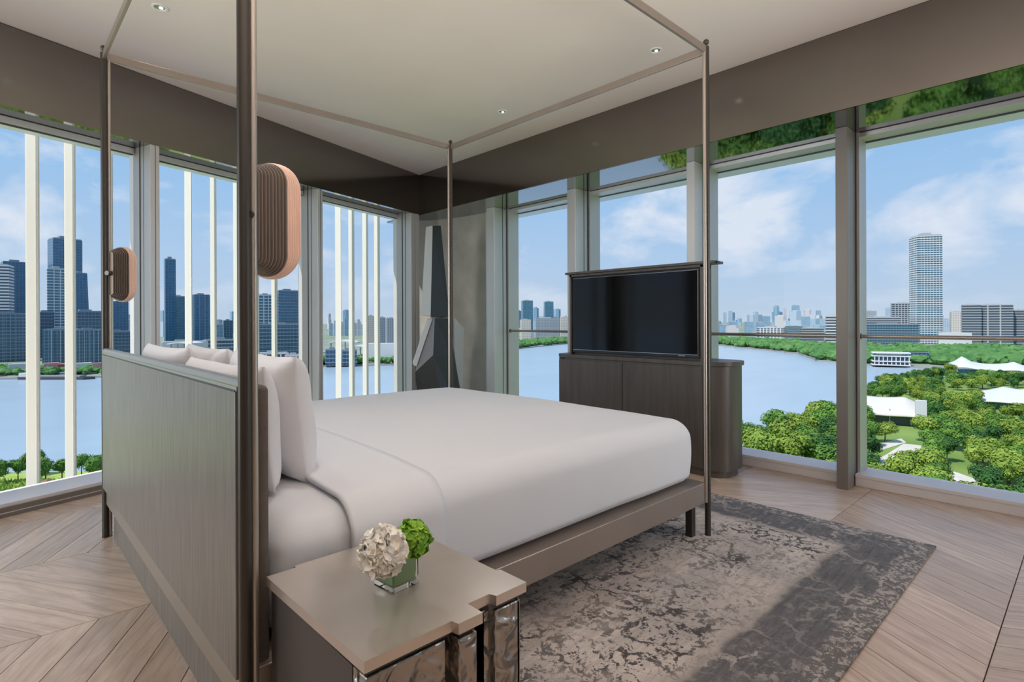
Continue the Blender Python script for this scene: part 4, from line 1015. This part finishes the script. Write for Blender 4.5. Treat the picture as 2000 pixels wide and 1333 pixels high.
# anonymous distance
rb = random.Random(12)
hazeproto = {}
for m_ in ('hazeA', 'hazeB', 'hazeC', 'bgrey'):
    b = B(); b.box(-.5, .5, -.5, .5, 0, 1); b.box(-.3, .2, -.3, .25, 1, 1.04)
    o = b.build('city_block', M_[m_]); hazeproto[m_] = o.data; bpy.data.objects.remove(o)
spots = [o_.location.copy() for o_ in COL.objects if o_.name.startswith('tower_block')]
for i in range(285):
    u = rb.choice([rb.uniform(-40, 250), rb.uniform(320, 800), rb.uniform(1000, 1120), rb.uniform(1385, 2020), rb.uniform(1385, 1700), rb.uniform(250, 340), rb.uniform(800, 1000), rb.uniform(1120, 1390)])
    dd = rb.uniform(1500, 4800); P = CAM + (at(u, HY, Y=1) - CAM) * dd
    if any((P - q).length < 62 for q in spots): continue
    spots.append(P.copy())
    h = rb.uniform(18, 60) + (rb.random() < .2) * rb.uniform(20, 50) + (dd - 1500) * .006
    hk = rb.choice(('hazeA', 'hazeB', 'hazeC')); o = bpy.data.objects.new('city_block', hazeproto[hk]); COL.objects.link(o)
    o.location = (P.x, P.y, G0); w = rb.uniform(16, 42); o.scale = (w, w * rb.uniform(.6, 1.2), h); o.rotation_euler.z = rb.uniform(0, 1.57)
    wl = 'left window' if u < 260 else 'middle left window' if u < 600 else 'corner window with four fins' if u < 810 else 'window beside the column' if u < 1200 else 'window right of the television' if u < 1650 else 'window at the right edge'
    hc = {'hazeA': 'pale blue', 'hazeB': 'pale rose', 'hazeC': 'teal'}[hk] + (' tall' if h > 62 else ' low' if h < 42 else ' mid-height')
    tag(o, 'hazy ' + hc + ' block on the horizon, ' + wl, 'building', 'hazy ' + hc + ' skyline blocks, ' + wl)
for i in range(45):
    u = rb.choice([rb.uniform(-40, 250), rb.uniform(330, 600), rb.uniform(1000, 1110), rb.uniform(1390, 1640)])
    dd = rb.uniform(700, 1200) if u < 900 else rb.uniform(1250, 1700); P = CAM + (at(u, HY, Y=1) - CAM) * dd
    o = bpy.data.objects.new('city_block', hazeproto['bgrey']); COL.objects.link(o)
    o.location = (P.x, P.y, G0); w = rb.uniform(20, 45); o.scale = (w, w * .6, rb.uniform(8, 20)); o.rotation_euler.z = rb.uniform(0, 1.57)
    if any((P - q).length < 62 for q in spots): bpy.data.objects.remove(o); continue
    spots.append(P.copy())
    wl = 'left window' if u < 260 else 'middle left window' if u < 650 else 'window beside the column' if u < 1200 else 'window right of the television'
    tag(o, 'low grey block behind the far bank in the ' + wl, 'building', 'low grey blocks, ' + wl)

# riverside building: white frame storeys over a dark base, glass hall behind
P = CAM + (at(1738, HY, Y=1) - CAM) * 535; fc = math.atan2(P.y - CAM.y, P.x - CAM.x) - math.pi / 2 + R(6)
T = Matrix.Translation((P.x, P.y, G0)) @ Matrix.Rotation(fc, 4, 'Z'); root = empty('riverside_pavilion', (P.x, P.y, G0), fc, 'white framed riverside building on the quay left of the wave roof', 'building')
B().box(-13, 14, -6, 8, 0, 9.5, M=T).build('body', M_['bcore'], root)
for z in (.6, 4.0, 9.0, 12.0): B().box(-15, 15.5, -8, 9, z, z + .9, M=T).build('floor_slab', M_['slabt'], root)
g = B()
for k in range(9): x = -13 + k * 3.4; g.box(x - .35, x + .35, -7.6, -6.9, .6, 9.5, M=T)
o = g.build('pillar', M_['slabt'], root); o['kind'] = 'stuff'
B().box(-9, 8, -4, 5, 9.9, 12, M=T).build('penthouse', M_['bwhite'], root)
building(1766, 1808, 687, 565, 'dark glass hall behind the white riverside building', 'bdark', 'slabd', None, 3, .5, name='glass_hall', parapet=False)

# tent-roofed pavilions in the park
def tent(u, v, w, d, h, peaks, label, rot=0, wall=None, glass=False):
    P = at(u, v, z=G0); fc = math.atan2(P.y - CAM.y, P.x - CAM.x) - math.pi / 2 + rot
    T = Matrix.Translation((P.x, P.y, G0)) @ Matrix.Rotation(fc, 4, 'Z'); root = empty('tent_pavilion', (P.x, P.y, G0), fc, label, 'pavilion')
    nx, ny = 24, 10; bm = bmesh.new(); g = []
    for j in range(ny + 1):
        row = []
        for i in range(nx + 1):
            x = (i / nx - .5) * w; y = (j / ny - .5) * d; z = h * .34 + h * .5 * (j / ny) ** .8 * (1 - .35 * abs(x / w * 2) ** 2)
            for (px, py, ph) in peaks: z += ph * math.exp(-(((x - px) / (w * .13)) ** 2 + ((y - py - d * .3) / (d * .5)) ** 2) ** .6)
            row.append(bm.verts.new(T @ Vector((x, y, z))))
        g.append(row)
    for j in range(ny):
        for i in range(nx): bm.faces.new((g[j][i], g[j][i + 1], g[j + 1][i + 1], g[j + 1][i]))
    o = finish(bm, 'roof_membrane', M_['slabw2'] if not glass else M_['bwhite']); md = o.modifiers.new('t', 'SOLIDIFY'); md.thickness = .4
    o.parent = root; o.matrix_parent_inverse = T.inverted()
    for sx in (-.42, 0, .42):
        for sy_ in (-.3, .3): B().cyl(T @ Vector((w * sx, d * sy_, 0)), T @ Vector((w * sx, d * sy_, h * .58)), .25, n=8).build('mast', M_['slabw'], root)
    if wall: B().box(wall[0], wall[1], -d * .52, -d * .36, 0, wall[2], M=T).build('end_wall', M_['bwhite'], root)
    B().box(-w * .38, w * .36, -d * .2, d * .3, 0, h * .42, M=T).build('glass_room', M_['bglass2' if glass else 'bcore'], root)
    return root
tent(1736, 828, 23, 14, 12, [(-8, 0, 1.6), (6, 0, 1.6)], 'cream tent-roofed pavilion among trees right of the mullion', R(4), wall=(8.6, 12.4, 11.5))
tent(1972, 800, 27, 16, 10, [(-3, 0, 2.2), (9, 0, 4.5)], 'white tent-roofed glass pavilion at the right edge of the park', R(-6), glass=True)
tent(1932, 731, 52, 20, 8.0, [(-17, -4, 8.5), (15, -4, 5.0)], 'large white wave-shaped membrane roof by the river, right window', R(3), glass=True)
# park hut
P = at(94, 957, z=G0); root = empty('garden_hut', (P.x, P.y, G0), .4, 'small brown pyramid-roofed hut in the meadow, left window', 'hut')
T = Matrix.Translation((P.x, P.y, G0)) @ Matrix.Rotation(.4, 4, 'Z')
b = B(); b.loft([[tuple(T @ Vector((x * 1.9, y * 1.9, 1.7))) for x, y in ((-1, -1), (1, -1), (1, 1), (-1, 1))], [tuple(T @ Vector((x * .1, y * .1, 3.1))) for x, y in ((-1, -1), (1, -1), (1, 1), (-1, 1))]]); b.build('roof', M_['roofbrown'], root)
for x in (-1.2, 1.2):
    for y in (-1.2, 1.2): B().cyl(T @ Vector((x, y, 0)), T @ Vector((x, y, 1.75)), .12, n=8).build('post', M_['bark'], root)
# barges
def barge(u0, u1, v, label, load='hull'):
    Pa, Pb = at(u0, v, z=G0 - 1.2), at(u1, v, z=G0 - 1.2); c = (Pa + Pb) / 2; L2 = (Pb - Pa).length / 2; a = math.atan2((Pb - Pa).y, (Pb - Pa).x)
    T = Matrix.Translation(c) @ Matrix.Rotation(a, 4, 'Z'); root = empty('barge', tuple(c), a, label, 'boat')
    B().prism([(-L2, -2), (-L2 + 4, -5), (L2 - 6, -5), (L2, 0), (L2 - 6, 5), (-L2 + 4, 5), (-L2, 2)], -.3, 2.0, M=T).build('hull', M_['hull'], root)
    B().box(-L2 + 10, L2 - 10, -3.4, 3.4, 2.0, 3.1, M=T).build('cargo_hold', M_['slabd'], root)
    B().box(-L2 + 2, -L2 + 8, -2.8, 2.8, 2.0, 5.2, M=T).build('wheelhouse', M_['bwhite'], root)
barge(38, 186, 741, 'long dark barge moored nearest on the river, left window'); barge(26, 192, 733.5, 'dark barge moored behind the nearest one'); barge(-60, 14, 738, 'dark barge cut by the left edge')
for k, (a_, b_, m_) in enumerate([(88, 112, 'pink'), (116, 146, 'red'), (150, 176, 'bwhite'), (20, 46, 'bwhite'), (182, 200, 'pink')]):
    building(a_, b_, 709 + (k % 2) * 2, 500, ['pink quay shed right of the first ivory fin', 'rusty red quay shed left of the second fin', 'white quay shed right of the second fin', 'white quay shed left of the first fin', 'pink quay shed behind the far post'][k], m_, None, None, 2, .5, name='quay_shed', parapet=False)
